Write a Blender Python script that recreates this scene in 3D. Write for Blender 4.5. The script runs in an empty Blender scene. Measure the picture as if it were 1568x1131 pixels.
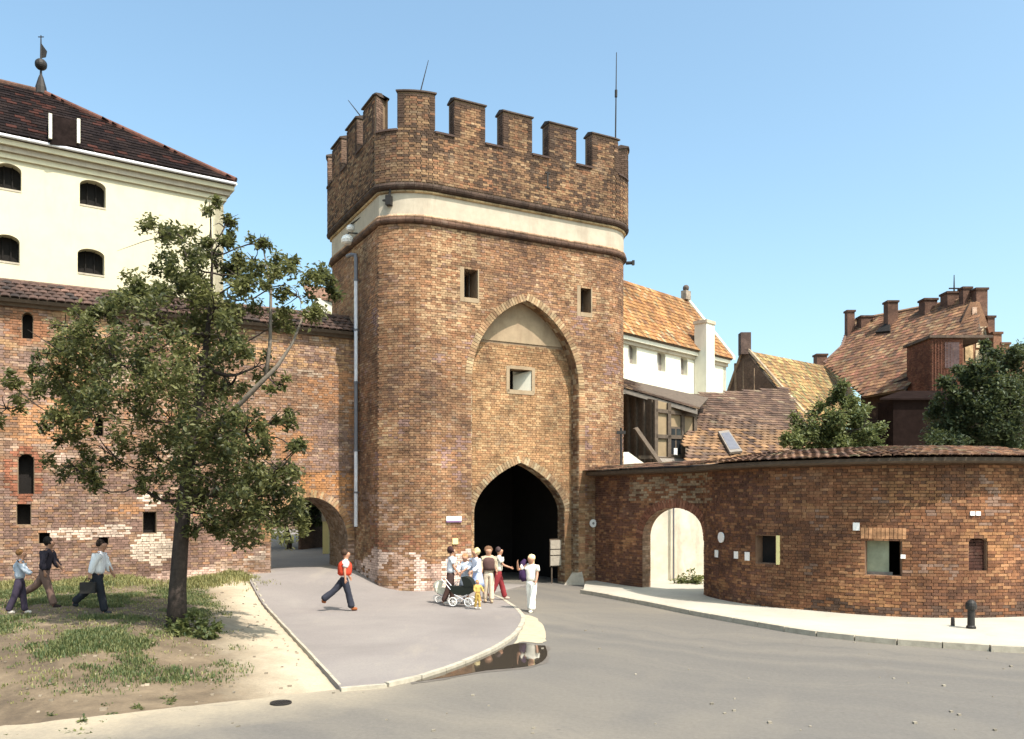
import bpy, bmesh, math, random
from math import sin, cos, pi, sqrt, atan2, hypot, radians
from mathutils import Vector, Matrix, noise
import numpy as np

S = bpy.context.scene
COL = S.collection
RND = random.Random(7)

# ------------------------------------------------------------------ camera, light, exposure
F = 1293.0; CX = 784.0; HY = 770.0; CAMZ = 3.2          # focal length in photo pixels, principal column, horizon row, eye height
cam_data = bpy.data.cameras.new("camera")
cam_data.sensor_width = 36.0
cam_data.lens = F / 1568.0 * 36.0
cam_data.shift_y = (HY - 565.5) / 1568.0
cam_data.clip_start = 0.1; cam_data.clip_end = 3000
cam = bpy.data.objects.new("camera", cam_data)
COL.objects.link(cam)
cam.location = (0, 0, CAMZ); cam.rotation_euler = (radians(90), 0, 0)
S.camera = cam

SUN_EL = radians(57); SUN_DIR2 = Vector((0.65, -0.76)).normalized()
world = bpy.data.worlds.new("World"); S.world = world; world.use_nodes = True
wn = world.node_tree.nodes; wl = world.node_tree.links
bg = wn["Background"]; bg.inputs["Strength"].default_value = 0.15
sky = wn.new("ShaderNodeTexSky"); sky.sky_type = 'NISHITA'; sky.sun_disc = False
sky.sun_elevation = SUN_EL
sky.sun_rotation = atan2(SUN_DIR2.x, SUN_DIR2.y)
sky.air_density = 1.0; sky.dust_density = 3.4; sky.ozone_density = 0.6
tint = wn.new("ShaderNodeMix"); tint.data_type = 'RGBA'; tint.blend_type = 'MULTIPLY'; tint.inputs[0].default_value = 1.0
tint.inputs[7].default_value = (1.0, 1.16, 1.08, 1)          # the film's cyan cast, the same over the whole sky
wl.new(sky.outputs[0], tint.inputs[6]); wl.new(tint.outputs[2], bg.inputs[0])
sun_data = bpy.data.lights.new("sun", 'SUN'); sun_data.energy = 3.9; sun_data.angle = radians(0.5)
sun_data.color = (1.0, 0.91, 0.82)
sun = bpy.data.objects.new("sun", sun_data); COL.objects.link(sun)
sdir = Vector((SUN_DIR2.x * cos(SUN_EL), SUN_DIR2.y * cos(SUN_EL), sin(SUN_EL)))
sun.rotation_euler = sdir.to_track_quat('Z', 'Y').to_euler()
sun.location = sdir * 100
S.view_settings.view_transform = 'Standard'; S.view_settings.look = 'None'
S.view_settings.exposure = 0.9; S.view_settings.gamma = 1.0
S.view_settings.use_curve_mapping = False
S.render.engine = 'CYCLES'
S.cycles.max_bounces = 6; S.cycles.diffuse_bounces = 3; S.cycles.use_denoising = True

# ------------------------------------------------------------------ helpers
WL = {}                                            # world location of every object made here
def P(px, py, Y):                                  # a photo pixel at depth Y
    return Vector(((px - CX) / F * Y, Y, CAMZ + (HY - py) / F * Y))
def G(px, py, z=0.0):                              # a photo pixel on level ground z
    Y = (CAMZ - z) * F / (py - HY)
    return Vector(((px - CX) / F * Y, Y, z))
def smooth(a, b, x):
    t = max(0.0, min(1.0, (x - a) / (b - a))); return t * t * (3 - 2 * t)
def lerp(a, b, t): return a + (b - a) * t
def mixc(a, b, t): return tuple(a[i] + (b[i] - a[i]) * t for i in range(3))

def put(o, world_loc, parent=None):
    COL.objects.link(o)
    w = Vector(world_loc)
    if parent is not None:
        o.parent = parent; o.location = w - WL[parent.name]
    else:
        o.location = w
    WL[o.name] = w
    return o
def empty(name, loc, label=None, cat=None, group=None):
    o = bpy.data.objects.new(name, None); o.empty_display_size = 0.3
    put(o, loc); tag(o, label, cat, group); return o
def tag(o, label=None, cat=None, group=None, kind=None):
    if label: o["label"] = label
    if cat: o["category"] = cat
    if group: o["group"] = group
    if kind: o["kind"] = kind
    return o

class MB:
    """collects faces in world coordinates, builds ONE mesh object"""
    def __init__(s): s.v = []; s.f = []; s.c = []; s.smooth = False
    def add(s, vs, fs, col=(1, 1, 1)):
        n = len(s.v); s.v.extend([tuple(v) for v in vs]); s.f.extend([tuple(i + n for i in f) for f in fs])
        s.c.extend([col] * len(vs)); return s
    def quad(s, a, b, c, d, col=(1, 1, 1)): return s.add([a, b, c, d], [(0, 1, 2, 3)], col)
    def box(s, c, ax, ay, az, col=(1, 1, 1), back=True):      # half-extent vectors; ay = outward (front)
        c = Vector(c); vs = []
        for k in (-1, 1):
            for j in (-1, 1):
                for i in (-1, 1): vs.append(c + ax * i + ay * j + az * k)
        fs = [(2, 3, 7, 6)[::-1], (0, 2, 6, 4)[::-1], (1, 5, 7, 3)[::-1], (0, 1, 3, 2)[::-1], (4, 6, 7, 5)[::-1]]
        if back: fs.append((0, 4, 5, 1)[::-1])
        return s.add(vs, fs, col)
    def abox(s, x0, x1, y0, y1, z0, z1, col=(1, 1, 1)):
        return s.box(((x0 + x1) / 2, (y0 + y1) / 2, (z0 + z1) / 2), Vector(((x1 - x0) / 2, 0, 0)), Vector((0, -(y1 - y0) / 2, 0)), Vector((0, 0, (z1 - z0) / 2)), col)
    def tube(s, pts, rad, n=8, col=(1, 1, 1), cap=True):
        pts = [Vector(p) for p in pts]
        if not hasattr(rad, '__len__'): rad = [rad] * len(pts)
        rings = []; ref = Vector((0.13, 0.31, 0.94)).normalized(); base = len(s.v); vs = []; fs = []
        for i, p in enumerate(pts):
            t = (pts[min(i + 1, len(pts) - 1)] - pts[max(i - 1, 0)]).normalized()
            r_ = ref
            if abs(t.dot(r_)) > 0.9: r_ = Vector((1, 0, 0))
            if i == 0: x = t.cross(r_).normalized()
            else: x = (x - t * x.dot(t)).normalized()
            y = t.cross(x)
            for k in range(n):
                a = 2 * pi * k / n; vs.append(p + (x * cos(a) + y * sin(a)) * rad[i])
        for i in range(len(pts) - 1):
            for k in range(n):
                a = i * n + k; b = i * n + (k + 1) % n; fs.append((a, b, b + n, a + n))
        if cap:
            fs.append(tuple(range(n))[::-1]); fs.append(tuple(range((len(pts) - 1) * n, len(pts) * n)))
        return s.add(vs, fs, col)
    def lathe(s, c, prof, n=16, col=(1, 1, 1), axis=Vector((0, 0, 1))):     # prof [(r, h)]
        c = Vector(c); axis = axis.normalized()
        x = axis.orthogonal().normalized(); y = axis.cross(x); vs = []; fs = []
        for r, h in prof:
            for k in range(n):
                a = 2 * pi * k / n; vs.append(c + axis * h + (x * cos(a) + y * sin(a)) * r)
        for i in range(len(prof) - 1):
            for k in range(n):
                a = i * n + k; b = i * n + (k + 1) % n; fs.append((a, b, b + n, a + n))
        fs.append(tuple(range(n))[::-1]); fs.append(tuple(range((len(prof) - 1) * n, len(prof) * n)))
        return s.add(vs, fs, col)
    def ball(s, c, r, n=10, col=(1, 1, 1), sz=1.0):
        prof = [(max(1e-3, sin(pi * i / n)) * r, -cos(pi * i / n) * r * sz) for i in range(n + 1)]
        return s.lathe(c, prof, n + 2, col)
    def prism(s, poly, depth, col=(1, 1, 1)):               # poly: world points of the front, depth: vector to the back
        n = len(poly); vs = [Vector(p) for p in poly] + [Vector(p) + depth for p in poly]
        fs = [tuple(range(n)), tuple(range(n, 2 * n))[::-1]] + [(i, i + n, (i + 1) % n + n, (i + 1) % n) for i in range(n)]
        return s.add(vs, fs, col)
    def build(s, name, mat, parent=None, origin=None, kind=None, smooth=None):
        a = np.array(s.v, dtype=np.float32)
        if origin is None:
            lo = a.min(0); hi = a.max(0); origin = Vector(((lo[0] + hi[0]) / 2, (lo[1] + hi[1]) / 2, lo[2]))
        origin = Vector((float(origin[0]), float(origin[1]), float(origin[2])))
        a = a - np.array(origin, dtype=np.float32)
        me = bpy.data.meshes.new(name); me.from_pydata(a.tolist(), [], s.f)
        at = me.color_attributes.new('tint', 'FLOAT_COLOR', 'POINT')
        c = np.ones((len(s.v), 4), dtype=np.float32); c[:, :3] = np.array(s.c, dtype=np.float32)
        at.data.foreach_set('color', c.ravel())
        me.materials.append(mat)
        if smooth or (smooth is None and s.smooth): me.polygons.foreach_set('use_smooth', [True] * len(me.polygons))
        me.validate(); me.update()
        o = bpy.data.objects.new(name, me); put(o, origin, parent)
        if kind: o["kind"] = kind
        return o

# ------------------------------------------------------------------ materials
def new_mat(name):
    m = bpy.data.materials.new(name); m.use_nodes = True
    nt = m.node_tree; return m, nt, nt.nodes, nt.links, nt.nodes["Principled BSDF"]
def n_noise(nt, scale, detail=4, rough=0.55, vec=None, dist=0.0):
    n = nt.nodes.new("ShaderNodeTexNoise"); n.inputs["Scale"].default_value = scale
    n.inputs["Detail"].default_value = detail; n.inputs["Roughness"].default_value = rough
    n.inputs["Distortion"].default_value = dist
    if vec is not None: nt.links.new(vec, n.inputs["Vector"])
    return n.outputs["Fac"]
def n_ramp(nt, fac, stops):
    n = nt.nodes.new("ShaderNodeValToRGB"); cr = n.color_ramp
    while len(cr.elements) < len(stops): cr.elements.new(0.5)
    for e, (p, c) in zip(cr.elements, stops):
        e.position = p; e.color = (c, c, c, 1) if isinstance(c, (int, float)) else (*c, 1)
    nt.links.new(fac, n.inputs[0]); return n.outputs[0]
def n_mix(nt, a, b, fac, mode='MIX'):
    n = nt.nodes.new("ShaderNodeMix"); n.data_type = 'RGBA'; n.blend_type = mode; n.clamp_factor = True
    for sock, v in ((n.inputs[0], fac), (n.inputs[6], a), (n.inputs[7], b)):
        if isinstance(v, (int, float)): sock.default_value = v if sock.type == 'VALUE' else (v, v, v, 1)
        elif isinstance(v, tuple): sock.default_value = (*v, 1)
        else: nt.links.new(v, sock)
    return n.outputs[2]
def n_pos(nt, scale=(1, 1, 1)):
    g = nt.nodes.new("ShaderNodeNewGeometry"); m = nt.nodes.new("ShaderNodeMapping"); m.inputs["Scale"].default_value = scale
    nt.links.new(g.outputs["Position"], m.inputs["Vector"]); return m.outputs["Vector"]
def n_bump(nt, h, bsdf, strength, dist=0.02):
    b = nt.nodes.new("ShaderNodeBump"); b.inputs["Strength"].default_value = strength; b.inputs["Distance"].default_value = dist
    nt.links.new(h, b.inputs["Height"]); nt.links.new(b.outputs[0], bsdf.inputs["Normal"])

def mat_tint(name, rough=0.9, stain=0.35, stain_col=(0.05, 0.035, 0.03), pale=0.25, pale_col=(0.45, 0.38, 0.3), big=0.35, fine=9.0, bump=0.5, finec=0.4):
    """vertex tint x weathering: used by all masonry, tiles and timber"""
    m, nt, N, L, B = new_mat(name)
    at = N.new("ShaderNodeAttribute"); at.attribute_name = 'tint'
    pos = n_pos(nt)
    f = n_noise(nt, fine, 5, 0.65, pos)
    c = n_mix(nt, at.outputs["Color"], n_ramp(nt, f, [(0.25, 1 - finec), (0.75, 1 + finec)]), 1.0, 'MULTIPLY')
    b = n_noise(nt, big, 4, 0.6, pos)
    c = n_mix(nt, c, n_ramp(nt, b, [(0.3, 0.62), (0.7, 1.22)]), 1.0, 'MULTIPLY')
    p_ = n_noise(nt, 1.3, 3, 0.5, n_pos(nt, (1, 1, 1.6)), 0.8)
    c = n_mix(nt, c, n_ramp(nt, p_, [(0.38, 0.74), (0.46, 1.0), (0.58, 1.0), (0.64, 1.14)]), 1.0, 'MULTIPLY')
    s1 = n_noise(nt, 0.55, 6, 0.7, n_pos(nt, (1, 1, 0.45)), 0.4)
    c = n_mix(nt, c, stain_col, n_ramp(nt, s1, [(0.47, 0.0), (0.7, stain)]))
    s2 = n_noise(nt, 1.1, 6, 0.75, n_pos(nt, (1.0, 1.0, 1.3)), 0.3)
    c = n_mix(nt, c, pale_col, n_ramp(nt, s2, [(0.56, 0.0), (0.75, pale)]))
    L.new(c, B.inputs["Base Color"]); B.inputs["Roughness"].default_value = rough
    B.inputs["Specular IOR Level"].default_value = 0.25
    n_bump(nt, n_noise(nt, fine * 3, 4, 0.7, pos), B, bump, 0.012)
    return m
def mat_plain(name, col, rough=0.7, var=0.15, scale=3.0, metal=0.0, bump=0.0, spec=0.3, streak=None):
    m, nt, N, L, B = new_mat(name); pos = n_pos(nt)
    f = n_noise(nt, scale, 5, 0.65, pos)
    c = n_mix(nt, col, n_ramp(nt, f, [(0.25, 1 - var), (0.75, 1 + var)]), 1.0, 'MULTIPLY')
    if streak:
        s = n_noise(nt, 1.6, 6, 0.7, n_pos(nt, (1, 1, 0.22)), 0.2)
        c = n_mix(nt, c, streak[0], n_ramp(nt, s, [(0.5, 0.0), (0.8, streak[1])]))
    L.new(c, B.inputs["Base Color"]); B.inputs["Roughness"].default_value = rough; B.inputs["Metallic"].default_value = metal
    B.inputs["Specular IOR Level"].default_value = spec
    if bump: n_bump(nt, n_noise(nt, scale * 4, 4, 0.7, pos), B, bump, 0.01)
    return m
def mat_leaf(name, c1, c2, trans=0.35):
    m, nt, N, L, B = new_mat(name)
    at = N.new("ShaderNodeAttribute"); at.attribute_name = 'tint'
    c = n_mix(nt, c1, c2, at.outputs["Color"])
    L.new(c, B.inputs["Base Color"]); B.inputs["Roughness"].default_value = 0.55; B.inputs["Specular IOR Level"].default_value = 0.35
    t = N.new("ShaderNodeBsdfTranslucent"); mx = N.new("ShaderNodeMixShader"); mx.inputs[0].default_value = trans
    c2_ = n_mix(nt, c, (0.9, 1.0, 0.35), 0.15); L.new(c2_, t.inputs[0])
    L.new(B.outputs[0], mx.inputs[1]); L.new(t.outputs[0], mx.inputs[2]); L.new(mx.outputs[0], N["Material Output"].inputs[0])
    return m

M = {}
M['brick_t'] = mat_tint('tower_brick', stain=0.6, pale=0.35, stain_col=(0.045, 0.03, 0.026), pale_col=(0.38, 0.3, 0.22))
M['brick_w'] = mat_tint('wall_brick', stain=0.35, pale=0.55, pale_col=(0.5, 0.4, 0.32))
M['brick_b'] = mat_tint('bastion_brick', stain=0.4, pale=0.3, pale_col=(0.36, 0.24, 0.16), stain_col=(0.06, 0.035, 0.03))
M['mortar'] = mat_plain('lime_mortar', (0.22, 0.155, 0.1), 0.95, 0.3, 4.0, bump=0.3, streak=((0.1, 0.07, 0.05), 0.5))
M['mortar_b'] = mat_plain('bastion_mortar', (0.2, 0.12, 0.075), 0.95, 0.3, 4.0, bump=0.3, streak=((0.06, 0.035, 0.03), 0.5))
M['dark_in'] = mat_plain('shaded_inside', (0.012, 0.010, 0.009), 0.95, 0.3, 1.5)  # near-black: the shade inside openings is put into the colour
M['plaster'] = mat_plain('cream_plaster', (0.43, 0.375, 0.29), 0.9, 0.14, 2.5, bump=0.15, streak=((0.24, 0.18, 0.13), 0.6))
M['stucco'] = mat_plain('yellowish_stucco', (0.60, 0.545, 0.385), 0.9, 0.07, 1.2, bump=0.1, streak=((0.45, 0.38, 0.27), 0.5))
M['white_wall'] = mat_plain('whitewash', (0.66, 0.64, 0.53), 0.9, 0.08, 1.5, bump=0.1, streak=((0.5, 0.46, 0.36), 0.4))
M['lime_wall'] = mat_plain('flaking_whitewash', (0.76, 0.7, 0.56), 0.95, 0.3, 1.1, bump=0.5, streak=((0.36, 0.27, 0.2), 0.9))
M['tile_dark'] = mat_tint('dark_roof_tile', stain=0.4, pale=0.1, fine=6)
M['tile'] = mat_tint('roof_tile', stain=0.45, pale=0.2, fine=6, stain_col=(0.07, 0.05, 0.035))
M['wood'] = mat_plain('weathered_wood', (0.10, 0.075, 0.055), 0.85, 0.35, 7.0, bump=0.4)
M['wood_grey'] = mat_plain('grey_boards', (0.2, 0.175, 0.15), 0.85, 0.3, 6.0, bump=0.4)
M['iron'] = mat_plain('dark_iron', (0.03, 0.027, 0.025), 0.6, 0.3, 8.0, metal=0.3)
M['zinc'] = mat_plain('zinc', (0.6, 0.6, 0.64), 0.45, 0.15, 5.0, metal=0.3)
M['zinc_dark'] = mat_plain('dull_zinc', (0.16, 0.16, 0.18), 0.5, 0.15, 5.0, metal=0.3)
M['white_paint'] = mat_plain('white_enamel', (0.82, 0.8, 0.76), 0.4, 0.04, 5.0, spec=0.5)
M['cream_paint'] = mat_plain('cream_panel', (0.27, 0.2, 0.12), 0.85, 0.15, 3.0)
M['yellow_paint'] = mat_plain('yellow_paint', (0.75, 0.65, 0.3), 0.7, 0.1, 3.0)
M['stone'] = mat_plain('pale_stone', (0.33, 0.29, 0.235), 0.9, 0.2, 5.0, bump=0.3)
M['kerb'] = mat_plain('kerb_stone', (0.37, 0.33, 0.26), 0.9, 0.25, 5.0, bump=0.3)
M['glass_dark'] = mat_plain('dark_glass', (0.02, 0.022, 0.025), 0.12, 0.2, 2.0, spec=0.6)
M['shutter'] = mat_plain('grey_green_board', (0.27, 0.29, 0.2), 0.8, 0.25, 3.0, bump=0.2)
M['bark'] = mat_plain('bark', (0.045, 0.034, 0.028), 0.95, 0.45, 9.0, bump=0.9)
M['bark_grey'] = mat_plain('grey_bark', (0.15, 0.125, 0.1), 0.95, 0.35, 9.0, bump=0.7)
M['leaf'] = mat_leaf('olive_leaf', (0.016, 0.025, 0.009), (0.18, 0.175, 0.06), 0.3)
M['leaf_b'] = mat_leaf('pale_leaf', (0.035, 0.055, 0.02), (0.16, 0.17, 0.055), 0.3)
M['leaf_d'] = mat_leaf('dark_leaf', (0.015, 0.028, 0.014), (0.07, 0.09, 0.035), 0.25)
M['grassm'] = mat_leaf('dry_grass', (0.05, 0.085, 0.03), (0.3, 0.27, 0.11), 0.3)

# ------------------------------------------------------------------ ground height
EDGE_A = Vector((-3.0, 14.6)); EDGE_B = Vector((-9.1, 29.6))         # left edge of the pavement, near end to far end
_ed = (EDGE_B - EDGE_A).normalized(); _en = Vector((-_ed.y, _ed.x))   # points left
ROAD_L = [Vector((-30.0, 4.0)), Vector((-7.45, 12.0)), Vector((-3.0, 14.55))]
_rd = (ROAD_L[2] - ROAD_L[1]).normalized(); _rn = Vector((-_rd.y, _rd.x))
def hz(x, y):
    p = Vector((x, y))
    d = (p - EDGE_A).dot(_en)
    h1 = smooth(-0.3, 4.0, d) * smooth(0.15, 5.5, (p - ROAD_L[2]).dot(_rn))
    h2 = smooth(25.0, 32.0, y) * smooth(-3.6, -6.6, x)
    h = 0.58 * (1 - (1 - h1) * (1 - h2))
    if y > 33 and x < 0: h += 0.022 * (y - 33) * smooth(-3.0, -6.5, x) * (1 - 0.0 * y)
    return min(h, 2.2)
def edge_lift(x, y):                                                # soil piled level with the pavement edging
    if y > 31 or x > 0: return 0.0
    p = Vector((x, y)); d_ = (p - EDGE_A).dot(_en)
    return 0.08 * smooth(0.0, 0.4, d_) * smooth(2.4, 1.0, d_) * smooth(0.3, 1.5, (p - ROAD_L[2]).dot(_rn))
# ------------------------------------------------------------------ paths and masonry
class Path:
    """plan polyline travelled left to right (outside on the camera's side), parametrised by length"""
    def __init__(s, pts, s0=0.0, closed=False):
        s.p = [Vector((p[0], p[1])) for p in pts]; s.closed = closed
        if closed: s.p.append(s.p[0].copy())
        s.s = [s0]
        for a, b in zip(s.p, s.p[1:]): s.s.append(s.s[-1] + (b - a).length)
        s.a = s.s[0]; s.b = s.s[-1]; s.len = s.b - s.a
        s.nv = []
        n = len(s.p)
        for i in range(n):
            if closed: t = (s.p[(i + 1) % (n - 1) if i == n - 1 else i + 1] - s.p[i - 1 if i > 0 else n - 2])
            else: t = s.p[min(i + 1, n - 1)] - s.p[max(i - 1, 0)]
            t.normalize(); s.nv.append(Vector((t.y, -t.x)))
    def seg(s, t):
        if s.closed: t = (t - s.a) % s.len + s.a
        lo, hi = 0, len(s.s) - 1
        while hi - lo > 1:
            m = (lo + hi) // 2
            if s.s[m] <= t: lo = m
            else: hi = m
        f = (t - s.s[lo]) / max(1e-9, s.s[hi] - s.s[lo]); return lo, f
    def at(s, t, z=0.0, off=0.0):
        i, f = s.seg(t); p = s.p[i].lerp(s.p[i + 1], f); n = s.nv[i].lerp(s.nv[i + 1], f).normalized()
        return Vector((p.x + n.x * off, p.y + n.y * off, z))
    def n(s, t):
        i, f = s.seg(t); n = s.nv[i].lerp(s.nv[i + 1], f).normalized(); return Vector((n.x, n.y, 0))
    def t(s, t):
        n = s.n(t); return Vector((-n.y, n.x, 0))
    def find_px(s, px, off=0.0, lo=None, hi=None):       # where the path crosses a photo column
        best = None; lo = s.a if lo is None else lo; hi = s.b if hi is None else hi
        for k in range(2001):
            q = lerp(lo, hi, k / 2000); w = s.at(q, 0, off); e = abs(w.x / w.y * F + CX - px)
            if best is None or e < best[0]: best = (e, q)
        return best[1]

class Opening:
    def __init__(s, a, b, bot, spring, apex=None, shape='rect', depth=None):
        s.a, s.b, s.bot, s.spring = a, b, bot, spring; s.apex = spring if apex is None else apex; s.shape = shape
        s.mid = (a + b) / 2; s.hw = (b - a) / 2; s.depth = depth
    def top(s, t):
        if s.shape == 'rect': return s.spring
        x = min(1.0, abs(t - s.mid) / s.hw); r = s.apex - s.spring
        if s.shape == 'round': return s.spring + r * sqrt(max(0, 1 - x * x))
        # pointed: circular arc from (1, 0) to (0, 1) with its centre beyond the middle
        h = r / s.hw
        c = (1 - h * h) / 2                                  # centre on the springing line at x = c (negative side for tall arches)
        R = 1 - c
        if s.shape == 'gothic': return s.spring + s.hw * sqrt(max(0, R * R - (x - c) ** 2))
        k = 0.55                                             # low pointed: ellipse-like flank plus a slight point
        return s.spring + r * (k * sqrt(max(0, 1 - x * x)) + (1 - k) * (1 - x) ** 0.8)
    def range_at(s, z):
        if z <= s.bot or z >= max(s.apex, s.spring): return None
        if z <= s.spring: return (s.a, s.b)
        lo = None
        for k in range(61):
            t = lerp(s.mid, s.b, k / 60)
            if s.top(t) < z: return (2 * s.mid - t, t) if t > s.mid + 1e-6 else None
        return (s.a, s.b)
    def samples(s):
        if s.shape == 'rect': return [s.a, s.b]
        return [lerp(s.a, s.b, 0.5 - 0.5 * cos(pi * k / 28)) for k in range(29)]

def slab(path, s0, s1, z0, z1, ops, off_f, off_b, step=0.6, ends=True, mb=None, zb=None):
    """solid wall strip between two offsets, pierced by openings"""
    mb = mb or MB()
    if ops is None: ops = []
    br = {s0, s1}
    k = s0
    while k < s1: br.add(k); k += step
    for i, v in enumerate(path.s):
        if s0 < v < s1: br.add(v)
        if path.closed and s0 < v - path.len < s1: br.add(v - path.len)
    for o in ops:
        for q in o.samples():
            if s0 <= q <= s1: br.add(q)
    br = sorted(br); bb = [br[0]]
    for q in br[1:]:
        if q - bb[-1] > 1e-4: bb.append(q)
    def Q(s_, z, off): return path.at(s_, z, off)
    for a, b in zip(bb, bb[1:]):
        m = (a + b) / 2
        act = sorted([o for o in ops if o.a - 1e-6 < m < o.b + 1e-6], key=lambda o: o.bot)
        za = zb_ = z0; first = True
        for o in act:
            ta, tb = min(o.top(a), z1), min(o.top(b), z1)
            if o.bot > z0 + 1e-4:
                mb.quad(Q(a, za, off_f), Q(b, zb_, off_f), Q(b, o.bot, off_f), Q(a, o.bot, off_f))
                mb.quad(Q(b, zb_, off_b), Q(a, za, off_b), Q(a, o.bot, off_b), Q(b, o.bot, off_b))
                mb.quad(Q(a, o.bot, off_f), Q(b, o.bot, off_f), Q(b, o.bot, off_b), Q(a, o.bot, off_b))
            if ta < z1 - 1e-4 or tb < z1 - 1e-4:
                mb.quad(Q(b, tb, off_f), Q(a, ta, off_f), Q(a, ta, off_b), Q(b, tb, off_b))
            if abs(a - o.a) < 1e-4 and ta > o.bot + 1e-4: mb.quad(Q(a, o.bot, off_f), Q(a, o.bot, off_b), Q(a, min(o.top(o.a + 1e-5), z1), off_b), Q(a, min(o.top(o.a + 1e-5), z1), off_f))
            if abs(b - o.b) < 1e-4 and tb > o.bot + 1e-4: mb.quad(Q(b, o.bot, off_b), Q(b, o.bot, off_f), Q(b, tb, off_f), Q(b, tb, off_b))
            za, zb_ = ta, tb
        if za < z1 - 1e-4 or zb_ < z1 - 1e-4:
            mb.quad(Q(a, za, off_f), Q(b, zb_, off_f), Q(b, z1, off_f), Q(a, z1, off_f))
            mb.quad(Q(b, zb_, off_b), Q(a, za, off_b), Q(a, z1, off_b), Q(b, z1, off_b))
            mb.quad(Q(a, z1, off_f), Q(b, z1, off_f), Q(b, z1, off_b), Q(a, z1, off_b))
        mb.quad(Q(b, z0, off_f), Q(a, z0, off_f), Q(a, z0, off_b), Q(b, z0, off_b))
    if ends:
        for e, fl in ((s0, 0), (s1, 1)):
            q = [Q(e, z0, off_b), Q(e, z0, off_f), Q(e, z1, off_f), Q(e, z1, off_b)]
            mb.quad(*(q[::-1] if fl else q))
    return mb

def sweep(path, s0, s1, prof, step=0.5, closed=False, mb=None):
    """profile [(off, z)] swept along a path"""
    mb = mb or MB(); br = {s0, s1}; k = s0
    while k < s1: br.add(k); k += step
    for v in path.s:
        for w in (v, v - path.len):
            if s0 < w < s1: br.add(w)
    br = sorted(br); vs = []; fs = []; n = len(prof)
    for b in br:
        for off, z in prof: vs.append(path.at(b, z, off))
    for i in range(len(br) - 1):
        for k in range(n):
            a = i * n + k; b = i * n + (k + 1) % n; fs.append((a, a + n, b + n, b))
    if not closed: fs.append(tuple(range(n))); fs.append(tuple(range((len(br) - 1) * n, len(br) * n))[::-1])
    mb.add(vs, fs); return mb

def subtract(iv, cuts):
    out = [iv]
    for c in cuts:
        nx = []
        for a, b in out:
            if c[1] <= a or c[0] >= b: nx.append((a, b)); continue
            if c[0] - a > 0.03: nx.append((a, c[0]))
            if b - c[1] > 0.03: nx.append((c[1], b))
        out = nx
    return out

def screen_size(w, n, area):
    d = w - Vector((0, 0, CAMZ)); D = d.length
    px = w.x / max(0.1, w.y) * F + CX; py = HY - (w.z - CAMZ) / max(0.1, w.y) * F
    if not (0 < px < 1568 and 0 < py < 1131) or w.y < 1: return 0.0
    return max(0.0, -n.dot(d / D)) * area / (D * D)

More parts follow.
